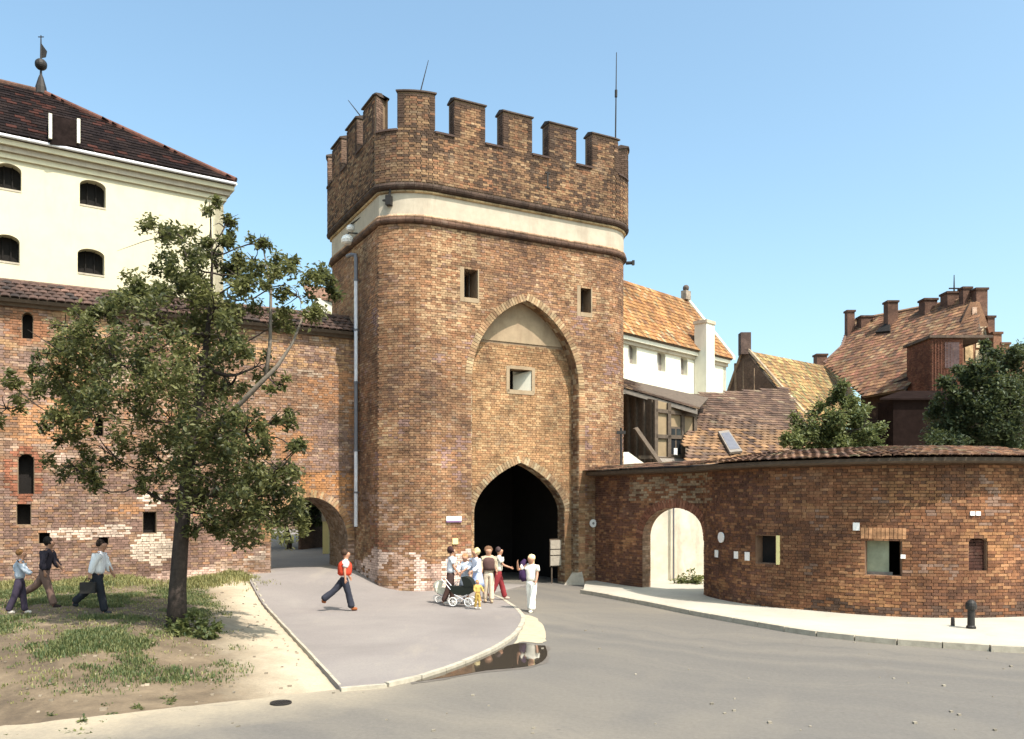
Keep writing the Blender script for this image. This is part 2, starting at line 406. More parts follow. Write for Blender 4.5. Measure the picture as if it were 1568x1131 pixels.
LB, HB, JT, CH = 0.25, 0.12, 0.012, 0.086     # stretcher, header, joint, course height
def lay_bricks(parent, path, s0, s1, z0, z1, cuts_fn, off, mat, pal, zone=None, n_ind=300, rng=None, hide=None, proud=0.010, name='brick', con=0.6, alb=(0.78, 0.7, 0.62)):
    """every brick its own solid; the ones that show largest become objects, the rest one mesh of stuff.
       pal: [(colour, weight)]; zone(s, z) -> (colour, share) or None overrides; cuts_fn(z) -> list of s ranges left free"""
    rng = rng or random.Random(3)
    colsP = [c for c, w in pal]; wts = [w for c, w in pal]
    sw = sum(wts); mean = tuple(sum(c[i] * w for c, w in pal) / sw for i in range(3))
    def tone(c, k=con): return tuple(round(lerp(mean[i], c[i], k) * alb[i], 4) for i in range(3))
    colsP = [tone(c) for c in colsP]
    bricks = []; row = 0; z = z0
    while z + CH <= z1 + 0.02:
        zc = z + CH / 2; s = s0 - rng.random() * 0.2 - (0.11 if row % 2 else 0); k = row % 2
        ivs = subtract((s0, s1), cuts_fn(zc))
        for a, b in ivs:
            q = a; k = (row % 2); first = True
            while q < b - 0.03:
                L = LB if k % 2 == 0 else HB
                if first and row % 2: L = 0.2
                L0 = L
                if q + L > b or b - (q + L) < 0.06: L = b - q
                if L > 0.03:
                    c = rng.choices(colsP, wts)[0]
                    full = abs(L - L0) < 1e-6 and not (first and row % 2)
                    sc = q + L / 2
                    if zone:
                        zz = zone(sc, zc)
                        if zz and rng.random() < zz[1]: c = tone(zz[0], 0.85)
                    if hide is None or not hide(sc, zc):
                        bricks.append((sc, zc, L, c, full, rng.random()))
                q += L + JT; k += 1; first = False
        z += CH; row += 1
    # rank
    ranked = []
    for i, (sc, zc, L, c, full, r) in enumerate(bricks):
        if full and n_ind: ranked.append((screen_size(path.at(sc, zc, off), path.n(sc), L * CH), i))
    ranked.sort(reverse=True); ind = set(i for v, i in ranked[:n_ind] if v > 0)
    mb = MB(); cache = {}
    for i, (sc, zc, L, c, full, r) in enumerate(bricks):
        w = path.at(sc, zc + (r - 0.5) * 0.008, off); n = path.n(sc); t = path.t(sc)
        pr = 0.004 + proud * r; dp = 0.03
        hgt = CH - JT + (r - 0.5) * 0.008
        v = 0.86 + 0.28 * ((r * 7.3) % 1)
        if i in ind:
            vb = int(v * 5) / 5; key = (round(L, 3), c, vb)
            if key not in cache:
                b = MB(); cc = tuple(x * vb for x in c)
                bev = 0.006
                # local axes: x along wall, -y out
                hl, hh = L / 2, (CH - JT) / 2
                vs = []
                for (ox, oz, oy) in ((0, 0, dp), (0, 0, -0.006), (bev, bev, -0.012)):
                    for (sx, sz) in ((-1, -1), (1, -1), (1, 1), (-1, 1)): vs.append((sx * (hl - ox), oy, sz * (hh - oz)))
                fs = []
                for ring in (0, 4):
                    for k in range(4): fs.append((ring + k, ring + (k + 1) % 4, ring + 4 + (k + 1) % 4, ring + 4 + k))
                fs.append((8, 9, 10, 11)); fs.append((3, 2, 1, 0))
                me = bpy.data.meshes.new(name); me.from_pydata(vs, [], fs)
                at = me.color_attributes.new('tint', 'FLOAT_COLOR', 'POINT')
                at.data.foreach_set('color', list((*cc, 1.0)) * len(vs)); me.materials.append(mat); me.update()
                cache[key] = me
            o = bpy.data.objects.new(name, cache[key]); put(o, w + n * pr * 0.6, parent)
            o.rotation_euler = (0, 0, atan2(t.y, t.x))
        else:
            ctr = w + n * (pr - dp / 2 - pr / 2 + 0.006)
            mb.box(ctr, t * (L / 2), n * (dp / 2 + pr / 2), Vector((0, 0, hgt / 2)), tuple(x * v for x in c), back=False)
    o = None
    if mb.v: o = mb.build('brickwork', mat, parent, kind='stuff')
    return o

def arch_ring(parent, path, op, off, mat, cols, rlen=0.28, rng=None, jambs=False, name='arch_brick', proud=0.02, keep=None, lab=None):
    """voussoirs standing on the arch line"""
    rng = rng or random.Random(5)
    pts = [(lerp(op.a, op.b, 0.5 - 0.5 * cos(pi * k / 80))) for k in range(81)]
    pts = [(q, op.top(q)) for q in pts]
    if pts[0][1] > op.spring + 0.01: pts = [(op.a, op.spring)] + pts + [(op.b, op.spring)]
    acc = [0.0]
    for a, b in zip(pts, pts[1:]): acc.append(acc[-1] + hypot(b[0] - a[0], b[1] - a[1]))
    n = max(3, int(acc[-1] / 0.115)); mb = MB()
    for k in range(n):
        d = (k + 0.5) / n * acc[-1]; i = 0
        while i < len(acc) - 2 and acc[i + 1] < d: i += 1
        f = (d - acc[i]) / max(1e-6, acc[i + 1] - acc[i])
        s_ = lerp(pts[i][0], pts[i + 1][0], f); z_ = lerp(pts[i][1], pts[i + 1][1], f)
        tx, tz = pts[i + 1][0] - pts[i][0], pts[i + 1][1] - pts[i][1]; l = hypot(tx, tz) or 1; tx /= l; tz /= l
        nx, nz = -tz, tx                                  # outward of the opening
        T = path.t(s_); N = path.n(s_); U = Vector((0, 0, 1))
        c = path.at(s_, z_, off) + (T * nx + U * nz) * (rlen / 2)
        if keep and not keep(s_ + nx * rlen / 2, z_ + nz * rlen / 2): continue
        col = tuple(x * .74 for x in rng.choice(cols)); v = 0.85 + 0.3 * rng.random()
        b = MB(); b.box(c + N * (proud / 2 - 0.015), (T * tx + U * tz) * 0.05, N * (0.015 + proud / 2), (T * nx + U * nz) * (rlen / 2), tuple(x * v for x in col))
        b.build(name, mat, parent)

def pal_scale(p, k): return [(tuple(x * k for x in c), w) for c, w in p]

# ---- tiles
def lay_tiles(parent, fn, W, H, tw, th, mat, pal, n_ind=300, rng=None, thick=0.03, name='roof_tile', gap=0.012, lift=0.03, zone=None, mass_name='tiling'):
    """fn(u, v) in metres along eave and up slope -> (pos, along, up, normal). every tile a tilted slab"""
    rng = rng or random.Random(11); tiles = []
    rows = max(1, int(round(H / th))); th = H / rows
    cols = max(1, int(round(W / tw))); tw_ = W / cols
    cs = [c for c, w in pal]; ws = [w for c, w in pal]
    for r in range(rows):
        for k in range(cols + (r % 2)):
            u0 = (k - 0.5 * (r % 2)) * tw_; u1 = u0 + tw_
            u0 = max(0, u0); u1 = min(W, u1)
            if u1 - u0 < 0.05: continue
            c = rng.choices(cs, ws)[0]; full = abs(u1 - u0 - tw_) < 1e-3
            uc = (u0 + u1) / 2; vc = (r + 0.5) * th
            if zone:
                zz = zone(uc, vc)
                if zz and rng.random() < zz[1]: c = zz[0]
            q = fn(uc, vc)
            if q is None: continue
            tiles.append((q, u1 - u0, c, full, rng.random(), rng.random()))
    rank = sorted([(screen_size(q[0], q[3], 1.0), i) for i, (q, w_, c, full, r1, r2) in enumerate(tiles) if full], reverse=True) if n_ind else []
    ind = set(i for v, i in rank[:n_ind] if v > 0)
    mb = MB(); cache = {}
    for i, (q, w_, c, full, r1, r2) in enumerate(tiles):
        p, A, U, N = q; ang = lift / th + (r1 - 0.5) * 0.03
        U2 = (U * cos(ang) - N * sin(ang)).normalized(); N2 = A.cross(U2).normalized()
        if N2.dot(N) < 0: N2 = -N2
        ctr = p + N * (lift * 0.5 + thick * 0.5 + (r2 - 0.5) * 0.012)
        v = 0.78 + 0.44 * r2; v = int(v * 6) / 6
        if i in ind:
            key = (c, v)
            if key not in cache:
                hw, hh, t2 = w_ / 2 - gap / 2, th / 2 + 0.03, thick / 2
                prof = [(-hw, 0.0), (-hw * 0.35, 0.022), (hw * 0.35, 0.022), (hw, 0.0)]
                vs = []
                for y in (-hh, hh):
                    for x, e in prof: vs.append((x, y, e + t2))
                    for x, e in prof[::-1]: vs.append((x, y, e - t2))
                fs = [(k, (k + 1) % 8, 8 + (k + 1) % 8, 8 + k) for k in range(8)] + [tuple(range(8))[::-1], tuple(range(8, 16))]
                fs = [f[::-1] for f in fs]
                me = bpy.data.meshes.new(name); me.from_pydata(vs, [], fs)
                at = me.color_attributes.new('tint', 'FLOAT_COLOR', 'POINT'); at.data.foreach_set('color', [c[0] * v, c[1] * v, c[2] * v, 1.0] * 16)
                me.materials.append(mat); me.update(); cache[key] = me
            o = bpy.data.objects.new(name, cache[key]); put(o, ctr, parent)
            Mx = Matrix((A, U2, N2)).transposed(); o.rotation_euler = Mx.to_euler()
        else:
            mb.box(ctr, A * (w_ / 2 - gap / 2), -U2 * (th / 2 + 0.03), N2 * (thick / 2), tuple(x * v for x in c))
    if mb.v: mb.build(mass_name, mat, parent, kind='stuff')

def plane_fn(A, B, D):
    """quad plane: A eave left, B eave right, D top above A"""
    A, B, D = Vector(A), Vector(B), Vector(D); a = (B - A).normalized(); u0 = D - A; u = (u0 - a * u0.dot(a)); H = u.length; u.normalize(); n = a.cross(u)
    if n.z < 0: n = -n
    return (lambda x, y: (A + a * x + u * y, a, u, n)), (B - A).length, H, a, u, n
def in_poly(x, y, poly):
    c = False; n = len(poly)
    for i in range(n):
        x1, y1 = poly[i]; x2, y2 = poly[(i + 1) % n]
        if (y1 > y) != (y2 > y) and x < (x2 - x1) * (y - y1) / (y2 - y1) + x1: c = not c
    return c
def tiled_poly(parent, pts, mat, pal, tw=0.26, th=0.34, n_ind=0, base_mat=None, seed=1, zone=None, thick=0.03, name='roof_tile', slab_name='roof_deck', slab_t=0.12):
    """tiled roof face over a planar polygon; pts[0], pts[1] are the eave"""
    pts = [Vector(p) for p in pts]
    fn, W, H, a, u, n = plane_fn(pts[0], pts[1], pts[-1])
    loc = [((p - pts[0]).dot(a), (p - pts[0]).dot(u)) for p in pts]
    x0 = min(p[0] for p in loc); x1 = max(p[0] for p in loc); y0 = min(p[1] for p in loc); y1 = max(p[1] for p in loc)
    o = pts[0]
    def f2(x, y):
        X, Y_ = x + x0, y + y0
        if not in_poly(X, Y_, loc): return None
        return (o + a * X + u * Y_, a, u, n)
    d = MB(); d.prism([p - n * 0.02 for p in pts], -n * slab_t, (0.12, 0.07, 0.045)); d.build(slab_name, base_mat or M['wood'], parent)
    lay_tiles(parent, f2, x1 - x0, y1 - y0, tw, th, mat, pal, n_ind=n_ind, rng=random.Random(seed), zone=zone, thick=thick, name=name)
    return a, u, n
# ------------------------------------------------------------------ ground
def sheet(poly, off, cell, zfn=None, thick=0.0, name='sheet', mat=None, kind='structure'):
    """flat polygon cut by a grid and draped on the ground"""
    bm = bmesh.new(); vs = [bm.verts.new((p[0], p[1], 0)) for p in poly]
    for v in bm.verts: v.co.z = 0
    bm.faces.new(vs)
    xs = [p[0] for p in poly]; ys = [p[1] for p in poly]
    bmesh.ops.triangulate(bm, faces=bm.faces[:])
    for lo, hi, ax in ((min(xs), max(xs), 0), (min(ys), max(ys), 1)):
        k = math.floor(lo / cell) * cell + cell
        while k < hi:
            co = Vector((0, 0, 0)); no = Vector((0, 0, 0)); co[ax] = k; no[ax] = 1
            bmesh.ops.bisect_plane(bm, geom=bm.verts[:] + bm.edges[:] + bm.faces[:], plane_co=co, plane_no=no); k += cell
    zf = zfn or hz
    for v in bm.verts: v.co.z = zf(v.co.x, v.co.y) + off
    bmesh.ops.recalc_face_normals(bm, faces=bm.faces[:])
    if bm.faces and sum(f.normal.z for f in bm.faces) < 0: bmesh.ops.reverse_faces(bm, faces=bm.faces[:])
    if thick:
        be = [e for e in bm.edges if e.is_boundary]
        r = bmesh.ops.extrude_edge_only(bm, edges=be)
        for v in r['geom']:
            if isinstance(v, bmesh.types.BMVert): v.co.z -= thick
    me = bpy.data.meshes.new(name); bm.to_mesh(me); bm.free()
    at = me.color_attributes.new('tint', 'FLOAT_COLOR', 'POINT'); at.data.foreach_set('color', [1.0] * (4 * len(me.vertices)))
    me.materials.append(mat); me.polygons.foreach_set('use_smooth', [not thick] * len(me.polygons))
    o = bpy.data.objects.new(name, me); put(o, (0, 0, 0)); o['kind'] = kind
    return o

def mat_road():
    m, nt, N, L, B = new_mat('dusty_asphalt'); pos = n_pos(nt)
    # tyre-swept arcs round the corner: distance from the bend's centre, so the streaks follow the traffic
    sep = N.new("ShaderNodeVectorMath"); sep.operation = 'DISTANCE'; sep.inputs[1].default_value = (24, 45, 0)
    flat = N.new("ShaderNodeVectorMath"); flat.operation = 'MULTIPLY'; flat.inputs[1].default_value = (1, 1, 0); L.new(pos, flat.inputs[0])
    wob = N.new("ShaderNodeMath"); wob.operation = 'MULTIPLY_ADD'
    L.new(flat.outputs[0], sep.inputs[0])
    wn1 = n_noise(nt, 0.16, 4, 0.6, pos)
    L.new(wn1, wob.inputs[0]); wob.inputs[1].default_value = 5.0; L.new(sep.outputs["Value"], wob.inputs[2])
    cmb = N.new("ShaderNodeCombineXYZ"); L.new(wob.outputs[0], cmb.inputs[0])
    st = n_noise(nt, 0.4, 8, 0.75, cmb.outputs[0])
    big = n_noise(nt, 0.11, 4, 0.6, pos, 0.6)
    c = n_ramp(nt, st, [(0.28, (0.1, 0.094, 0.089)), (0.5, (0.135, 0.124, 0.11)), (0.72, (0.19, 0.168, 0.138))])
    c = n_mix(nt, c, (0.225, 0.195, 0.15), n_ramp(nt, big, [(0.48, 0.0), (0.66, 0.55)]))
    ed = N.new('ShaderNodeVectorMath'); ed.operation = 'DOT_PRODUCT'; ed.inputs[1].default_value = (_rn.x, _rn.y, 0); L.new(pos, ed.inputs[0])
    e2 = N.new('ShaderNodeMath'); e2.operation = 'ADD'; e2.inputs[1].default_value = -ROAD_L[2].dot(_rn); L.new(ed.outputs['Value'], e2.inputs[0])
    e3 = N.new('ShaderNodeMath'); e3.operation = 'MULTIPLY_ADD'; e3.inputs[1].default_value = 2.4; L.new(n_noise(nt, 0.7, 5, 0.7, pos), e3.inputs[0]); L.new(e2.outputs[0], e3.inputs[2])
    mq = N.new('ShaderNodeMapRange'); mq.inputs[1].default_value = -0.6; mq.inputs[2].default_value = 1.2; mq.inputs[4].default_value = 0.9; L.new(e3.outputs[0], mq.inputs[0])
    sx = N.new('ShaderNodeSeparateXYZ'); L.new(pos, sx.inputs[0]); mx_ = N.new('ShaderNodeMapRange'); mx_.inputs[1].default_value = -0.5; mx_.inputs[2].default_value = -4.5; L.new(sx.outputs[0], mx_.inputs[0])
    mm = N.new('ShaderNodeMath'); mm.operation = 'MULTIPLY'; L.new(mq.outputs[0], mm.inputs[0]); L.new(mx_.outputs[0], mm.inputs[1])
    c = n_mix(nt, c, (0.37, 0.31, 0.22), mm.outputs[0])
    fine = n_noise(nt, 14, 6, 0.75, pos)
    c = n_mix(nt, c, n_ramp(nt, fine, [(0.25, 0.82), (0.75, 1.16)]), 1.0, 'MULTIPLY')
    grain = n_noise(nt, 90, 3, 0.7, pos)
    c = n_mix(nt, c, n_ramp(nt, grain, [(0.3, 0.85), (0.7, 1.12)]), 1.0, 'MULTIPLY')
    sp = N.new("ShaderNodeTexVoronoi"); sp.inputs["Scale"].default_value = 1.3; L.new(pos, sp.inputs["Vector"])
    c = n_mix(nt, c, (0.1, 0.09, 0.08), n_ramp(nt, sp.outputs["Distance"], [(0.03, 0.7), (0.06, 0.0)]))
    sp2 = N.new("ShaderNodeTexVoronoi"); sp2.inputs["Scale"].default_value = 0.6; sp2.feature = 'DISTANCE_TO_EDGE'
    wv = N.new("ShaderNodeVectorMath"); wv.operation = 'ADD'; nn = N.new("ShaderNodeTexNoise"); nn.inputs["Scale"].default_value = 0.9; L.new(pos, nn.inputs["Vector"])
    L.new(nn.outputs["Color"], wv.inputs[0]); L.new(pos, wv.inputs[1]); L.new(wv.outputs[0], sp2.inputs["Vector"])
    ck = n_mix(nt, n_ramp(nt, sp2.outputs["Distance"], [(0.0, 1.0), (0.012, 0.0)]), 0.0, n_ramp(nt, big, [(0.42, 0.0), (0.5, 1.0)]))
    c = n_mix(nt, c, (0.12, 0.105, 0.09), n_mix(nt, 0.0, ck, 0.55))
    L.new(c, B.inputs["Base Color"]); B.inputs["Roughness"].default_value = 0.85; B.inputs["Specular IOR Level"].default_value = 0.25
    n_bump(nt, grain, B, 0.35, 0.01); return m
def mat_pave():
    m, nt, N, L, B = new_mat('grey_mauve_pavement'); pos = n_pos(nt)
    big = n_noise(nt, 0.25, 5, 0.65, pos, 0.3); fine = n_noise(nt, 20, 5, 0.7, pos); g = n_noise(nt, 110, 2, 0.7, pos)
    c = n_ramp(nt, big, [(0.3, (0.185, 0.165, 0.155)), (0.5, (0.215, 0.192, 0.18)), (0.7, (0.25, 0.226, 0.205))])
    c = n_mix(nt, c, n_ramp(nt, fine, [(0.3, 0.9), (0.7, 1.08)]), 1.0, 'MULTIPLY')
    c = n_mix(nt, c, n_ramp(nt, g, [(0.3, 0.9), (0.7, 1.08)]), 1.0, 'MULTIPLY')
    s = n_noise(nt, 0.8, 5, 0.7, n_pos(nt, (1.0, 0.25, 1))); c = n_mix(nt, c, (0.33, 0.29, 0.23), n_ramp(nt, s, [(0.55, 0.0), (0.75, 0.4)]))
    L.new(c, B.inputs["Base Color"]); B.inputs["Roughness"].default_value = 0.88; B.inputs["Specular IOR Level"].default_value = 0.2
    n_bump(nt, g, B, 0.25, 0.008); return m
def mat_conc():
    m, nt, N, L, B = new_mat('pale_concrete'); pos = n_pos(nt)
    big = n_noise(nt, 0.5, 5, 0.65, pos, 0.3); g = n_noise(nt, 40, 4, 0.7, pos)
    c = n_ramp(nt, big, [(0.3, (0.34, 0.315, 0.26)), (0.7, (0.43, 0.4, 0.335))])
    c = n_mix(nt, c, n_ramp(nt, g, [(0.3, 0.88), (0.7, 1.1)]), 1.0, 'MULTIPLY')
    s = n_noise(nt, 2.2, 6, 0.7, pos); c = n_mix(nt, c, (0.24, 0.2, 0.155), n_ramp(nt, s, [(0.58, 0.0), (0.8, 0.6)]))
    L.new(c, B.inputs["Base Color"]); B.inputs["Roughness"].default_value = 0.9; n_bump(nt, g, B, 0.3, 0.01); return m
def mat_soil():
    m, nt, N, L, B = new_mat('sandy_soil'); pos = n_pos(nt)
    n1 = n_noise(nt, 0.45, 6, 0.7, pos, 0.5); n2 = n_noise(nt, 2.2, 6, 0.75, pos); n3 = n_noise(nt, 30, 4, 0.7, pos)
    c = n_ramp(nt, n1, [(0.3, (0.065, 0.046, 0.03)), (0.47, (0.115, 0.082, 0.05)), (0.68, (0.2, 0.148, 0.093))])
    c = n_mix(nt, c, n_ramp(nt, n2, [(0.3, 0.68), (0.65, 1.12)]), 1.0, 'MULTIPLY')
    # trodden pale sand along the pavement edge (fades with distance from the pavement line)
    geo = N.new("ShaderNodeNewGeometry"); dt = N.new("ShaderNodeVectorMath"); dt.operation = 'DOT_PRODUCT'
    dt.inputs[1].default_value = (_en.x, _en.y, 0); L.new(geo.outputs["Position"], dt.inputs[0])
    ad = N.new("ShaderNodeMath"); ad.operation = 'MULTIPLY_ADD'; ad.inputs[1].default_value = 1.0; ad.inputs[2].default_value = -EDGE_A.dot(_en)
    L.new(dt.outputs["Value"], ad.inputs[0])
    wob = N.new("ShaderNodeMath"); wob.operation = 'MULTIPLY_ADD'; wob.inputs[1].default_value = 3.2; L.new(n1, wob.inputs[0]); L.new(ad.outputs[0], wob.inputs[2])
    mr = N.new("ShaderNodeMapRange"); mr.inputs[1].default_value = 2.1; mr.inputs[2].default_value = 3.7; L.new(wob.outputs[0], mr.inputs[0])
    c = n_mix(nt, n_mix(nt, (0.42, 0.35, 0.25), n_ramp(nt, n2, [(0.3, 0.85), (0.7, 1.05)]), 1.0, 'MULTIPLY'), c, mr.outputs[0])
    c = n_mix(nt, c, n_ramp(nt, n3, [(0.3, 0.84), (0.7, 1.12)]), 1.0, 'MULTIPLY')
    L.new(c, B.inputs["Base Color"]); B.inputs["Roughness"].default_value = 0.97
    n_bump(nt, n2, B, 0.6, 0.05); return m
M['road'] = mat_road(); M['pave'] = mat_pave(); M['conc'] = mat_conc(); M['soil'] = mat_soil()

# terrain: fine near, coarse far, one mesh
def terrain():
    xs = [-1500, -700, -300, -150, -90, -60, -45, -35, -28, -24]
    x = -21.0
    while x < 3: xs.append(x); x += 0.3
    xs += [3, 5, 8, 12, 18, 26, 40, 70, 120, 300, 700, 1500]
    ys = [-1200, -500, -200, -80, -40, -20, -8, 0, 5, 8]
    y = 10.0
    while y < 38: ys.append(y); y += 0.3
    ys += [38, 40, 43, 47, 52, 60, 70, 85, 110, 160, 260, 500, 1000, 1800]
    vs = []; fs = []
    for y in ys:
        for x in xs:
            b = 0.0
            h = hz(x, y)
            if -21 < x < 3 and 10 < y < 38 and h > 0.05: b = 0.05 * noise.noise((x * 1.3, y * 1.3, 0)) + 0.025 * noise.noise((x * 4, y * 4, 3))
            lift = edge_lift(x, y)
            vs.append((x, y, h - 0.03 + lift + b * smooth(0.03, 0.3, h)))
    nx = len(xs)
    for j in range(len(ys) - 1):
        for i in range(nx - 1): a = j * nx + i; fs.append((a, a + 1, a + nx + 1, a + nx))
    me = bpy.data.meshes.new('ground'); me.from_pydata(vs, [], fs); me.materials.append(M['soil'])
    me.polygons.foreach_set('use_smooth', [True] * len(me.polygons))
    o = bpy.data.objects.new('ground', me); put(o, (0, 0, 0)); o['kind'] = 'structure'
terrain()

# kerb line of the pavement peninsula, read off the photograph as points on the ground
KP = [(520, 1051), (560, 1049), (600, 1043), (650, 1031), (700, 1014), (745, 995), (775, 978), (792, 962), (799, 947), (794, 936), (782, 926), (766, 916), (750, 909)]
KW = [G(x, y, 0.06) for x, y in KP]
def dense(pts, n=6):
    out = []
    for i in range(len(pts) - 1):
        p0 = pts[max(0, i - 1)]; p1 = pts[i]; p2 = pts[i + 1]; p3 = pts[min(len(pts) - 1, i + 2)]
        for k in range(n):
            t = k / n
            out.append(0.5 * ((2 * p1) + (p2 - p0) * t + (2 * p0 - 5 * p1 + 4 * p2 - p3) * t * t + (3 * p1 - p0 - 3 * p2 + p3) * t ** 3))
    out.append(pts[-1]); return out
KD = dense([Vector((p.x, p.y)) for p in KW])
pav = [tuple(p) for p in KD] + [(0.6, 32.5), (-2.5, 34.0), (-4.5, 37.0), (-7.5, 48.0), (-14, 80), (-34, 80), (-19, 52), (-12.6, 38.5), (-10.1, 33.6), (EDGE_B.x - 0.1, EDGE_B.y), (-7.0, 24.45)]
pavement = sheet(pav, 0.06, 0.5, name='pavement', mat=M['pave'], thick=0.14)
_re = [Vector((-7.45, 12.0)).lerp(Vector((-3.0, 14.5)), k / 24) + _rn * (0.14 * noise.noise((k * .55, 1, 0)) + .06 * noise.noise((k * 1.9, 4, 0))) * min(1, (24 - k) / 4) for k in range(25)]
road = sheet([(-70, -30), (-30.0, 4.0)] + [tuple(p) for p in _re] + [ (-1.0, 20), (-0.8, 33.0), (-1.0, 42), (3.2, 42), (3.6, 34), (4.5, 33), (8, 30), (60, 30), (60, -30)], 0.0, 4.0, zfn=lambda x, y: 0.0, name='road', mat=M['road'])

# right sidewalk
SKP = [(893, 903), (930, 909), (1000, 922), (1050, 932), (1100, 941), (1170, 953), (1240, 964), (1320, 973), (1400, 980), (1480, 985), (1568, 990), (1700, 992)]
SKW = [G(x, y, 0.12) for x, y in SKP]
SKD = dense([Vector((p.x, p.y)) for p in SKW], 4)
sidewalk = sheet([tuple(p) for p in SKD] + [(24, 20), (24, 38), (3.5, 38), (3.0, 34.2)], 0.12, 1.0, zfn=lambda x, y: 0.0, name='sidewalk', mat=M['conc'], thick=0.16)

def kerb_stones(line, parent, z, w, h, length, seed):
    rng = random.Random(seed); pth = Path(line); q = 0.0; k = 0
    cache = []
    while q < pth.b - 0.2 and k < 300:
        L = min(length, pth.b - q); L = L * 1.0
        c = pth.at(q + L / 2, 0, w * 0.35); zz = z(c.x, c.y); t = pth.t(q + L / 2); n = pth.n(q + L / 2)
        b = MB(); b.box((c.x, c.y, zz - h / 2 + rng.uniform(-0.006, 0.006)), t * (L / 2 - 0.008), n * (w / 2), Vector((0, 0, h / 2)))
        b.build('kerb_stone', M['kerb'], parent); q += L; k += 1
kerb_stones(KD, pavement, lambda x, y: 0.068, 0.11, 0.2, 0.8, 1)
kerb_stones(SKD, sidewalk, lambda x, y: 0.13, 0.16, 0.2, 0.9, 2)
# thin pale edging between pavement and bank
kerb_stones([tuple(EDGE_A), (-7.0, 24.45), tuple(EDGE_B), (-9.9, 31.6)], pavement, lambda x, y: hz(x, y) + 0.07, 0.055, 0.2, 0.9, 3)

# ------------------------------------------------------------------ gate tower
TA = Vector((-3.34, 30.0)); _a = radians(28.4); TU = Vector((cos(_a), sin(_a))); TV = Vector((-sin(_a), cos(_a)))
def TL(s, t, z=0.0): p = TA + TU * s + TV * t; return Vector((p.x, p.y, z))
SL, SR, TD, CR = -1.15, 9.6, 8.0, 1.4
def rr(sl, sr, t0, t1, r, n=12):
    pts = []
    for cx, cy, a0 in ((sr - r, t0 + r, -90), (sr - r, t1 - r, 0), (sl + r, t1 - r, 90), (sl + r, t0 + r, 180)):
        for k in range(n + 1):
            a = radians(a0 + 90 * k / n); pts.append((cx + r * cos(a), cy + r * sin(a)))
    return [TA + TU * p[0] + TV * p[1] for p in pts]
# start at the left end of the front straight so that path length equals the local coordinate s on the front
SC = 0.7                                     # where the front becomes straight; the left corner swells, then breaks into the side
_loc = [(SC, 0.0)]
for cx, cy, a0 in ((SR - CR, CR, -90), (SR - CR, TD - CR, 0), (-1.1 + CR, TD - CR, 90)):
    for k in range(13): a = radians(a0 + 90 * k / 12); _loc.append((cx + CR * cos(a), cy + CR * sin(a)))
_loc += [(-1.1, TD - CR - 0.1), (-1.1, 3.0), (-1.1, 1.02), (-1.1, 0.96)]
for k in range(13): a = radians(-145 + 55 * k / 13); _loc.append((SC + 2.2 * cos(a), 2.2 + 2.2 * sin(a)))
_pts = [TA + TU * p[0] + TV * p[1] for p in _loc]
TP = Path(_pts, s0=SC, closed=True)
TOWER_TOP, NOTCH, BT, BB = 17.76, 16.4, 14.45, 13.3
tower = empty('gate_tower', TL(4.3, 3, 0), 'tall brick gate tower with battlements, cream band and pointed archway', 'gate tower')
NICHE = Opening(2.11, 6.77, -0.3, 7.7, 10.9, 'gothic')
GATE = Opening(2.44, 6.44, -0.3, 2.85, 4.76, 'low')
W1 = Opening(1.80, 2.36, 10.72, 11.78); W2 = Opening(6.86, 7.36, 10.72, 11.72)
def s_niche(px):
    a = (px - CX) / F; return (30.44 * a + 3.578) / (.88 - .476 * a)
sa, sb = s_niche(780), s_niche(814)
W3 = Opening(sa, sb, 7.55, 8.35)
NT = 0.5
m = slab(TP, TP.a, TP.b, -0.3, BT + 0.1, [NICHE, W1, W2], -0.015, -NT, ends=False); m.build('shell', M['mortar'], tower)
W1i = Opening(1.80, 2.36, 10.72, 11.78); W2i = Opening(6.86, 7.36, 10.72, 11.72)
m = slab(TP, TP.a, TP.b, -0.3, BT + 0.1, [GATE, W1i, W2i, W3], -NT - 0.015, -NT - 0.5, ends=False); m.build('inner_wall', M['mortar'], tower)
# passage walls, vault and inner roof
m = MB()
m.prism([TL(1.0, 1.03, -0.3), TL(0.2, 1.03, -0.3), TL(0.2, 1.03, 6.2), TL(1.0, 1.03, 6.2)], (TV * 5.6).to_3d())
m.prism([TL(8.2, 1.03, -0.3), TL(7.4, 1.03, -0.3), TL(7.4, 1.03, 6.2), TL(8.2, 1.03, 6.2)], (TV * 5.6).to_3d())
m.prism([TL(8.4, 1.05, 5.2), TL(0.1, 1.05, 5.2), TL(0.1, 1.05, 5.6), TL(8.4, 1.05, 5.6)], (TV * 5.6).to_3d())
m.prism([TL(8.0, 6.65, -0.3), TL(0.3, 6.65, -0.3), TL(0.3, 6.65, 5.6), TL(8.0, 6.65, 5.6)], (TV * .1).to_3d())  # added end wall, closes the passage so that it stays black
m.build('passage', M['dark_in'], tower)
m = MB(); m.prism([TP.at(q, 14.4, -0.6) for q in np.linspace(TP.a, TP.b, 60)[:-1]], Vector((0, 0, 0.25))); m.build('roof_deck', M['wood_grey'], tower)
m = MB()
for W, d in ((W1, 1.35), (W2, 1.35), (W3, 0.75 + NT)):
    m = MB(); m.prism([TP.at(W.a - .1, W.bot - .1, -d), TP.at(W.b + .1, W.bot - .1, -d), TP.at(W.b + .1, W.spring + .1, -d), TP.at(W.a - .1, W.spring + .1, -d)], (TV * 0.05).to_3d()); m.build('window_backing', M['dark_in'], tower)  # near-black backing, the dark behind the window is in its colour


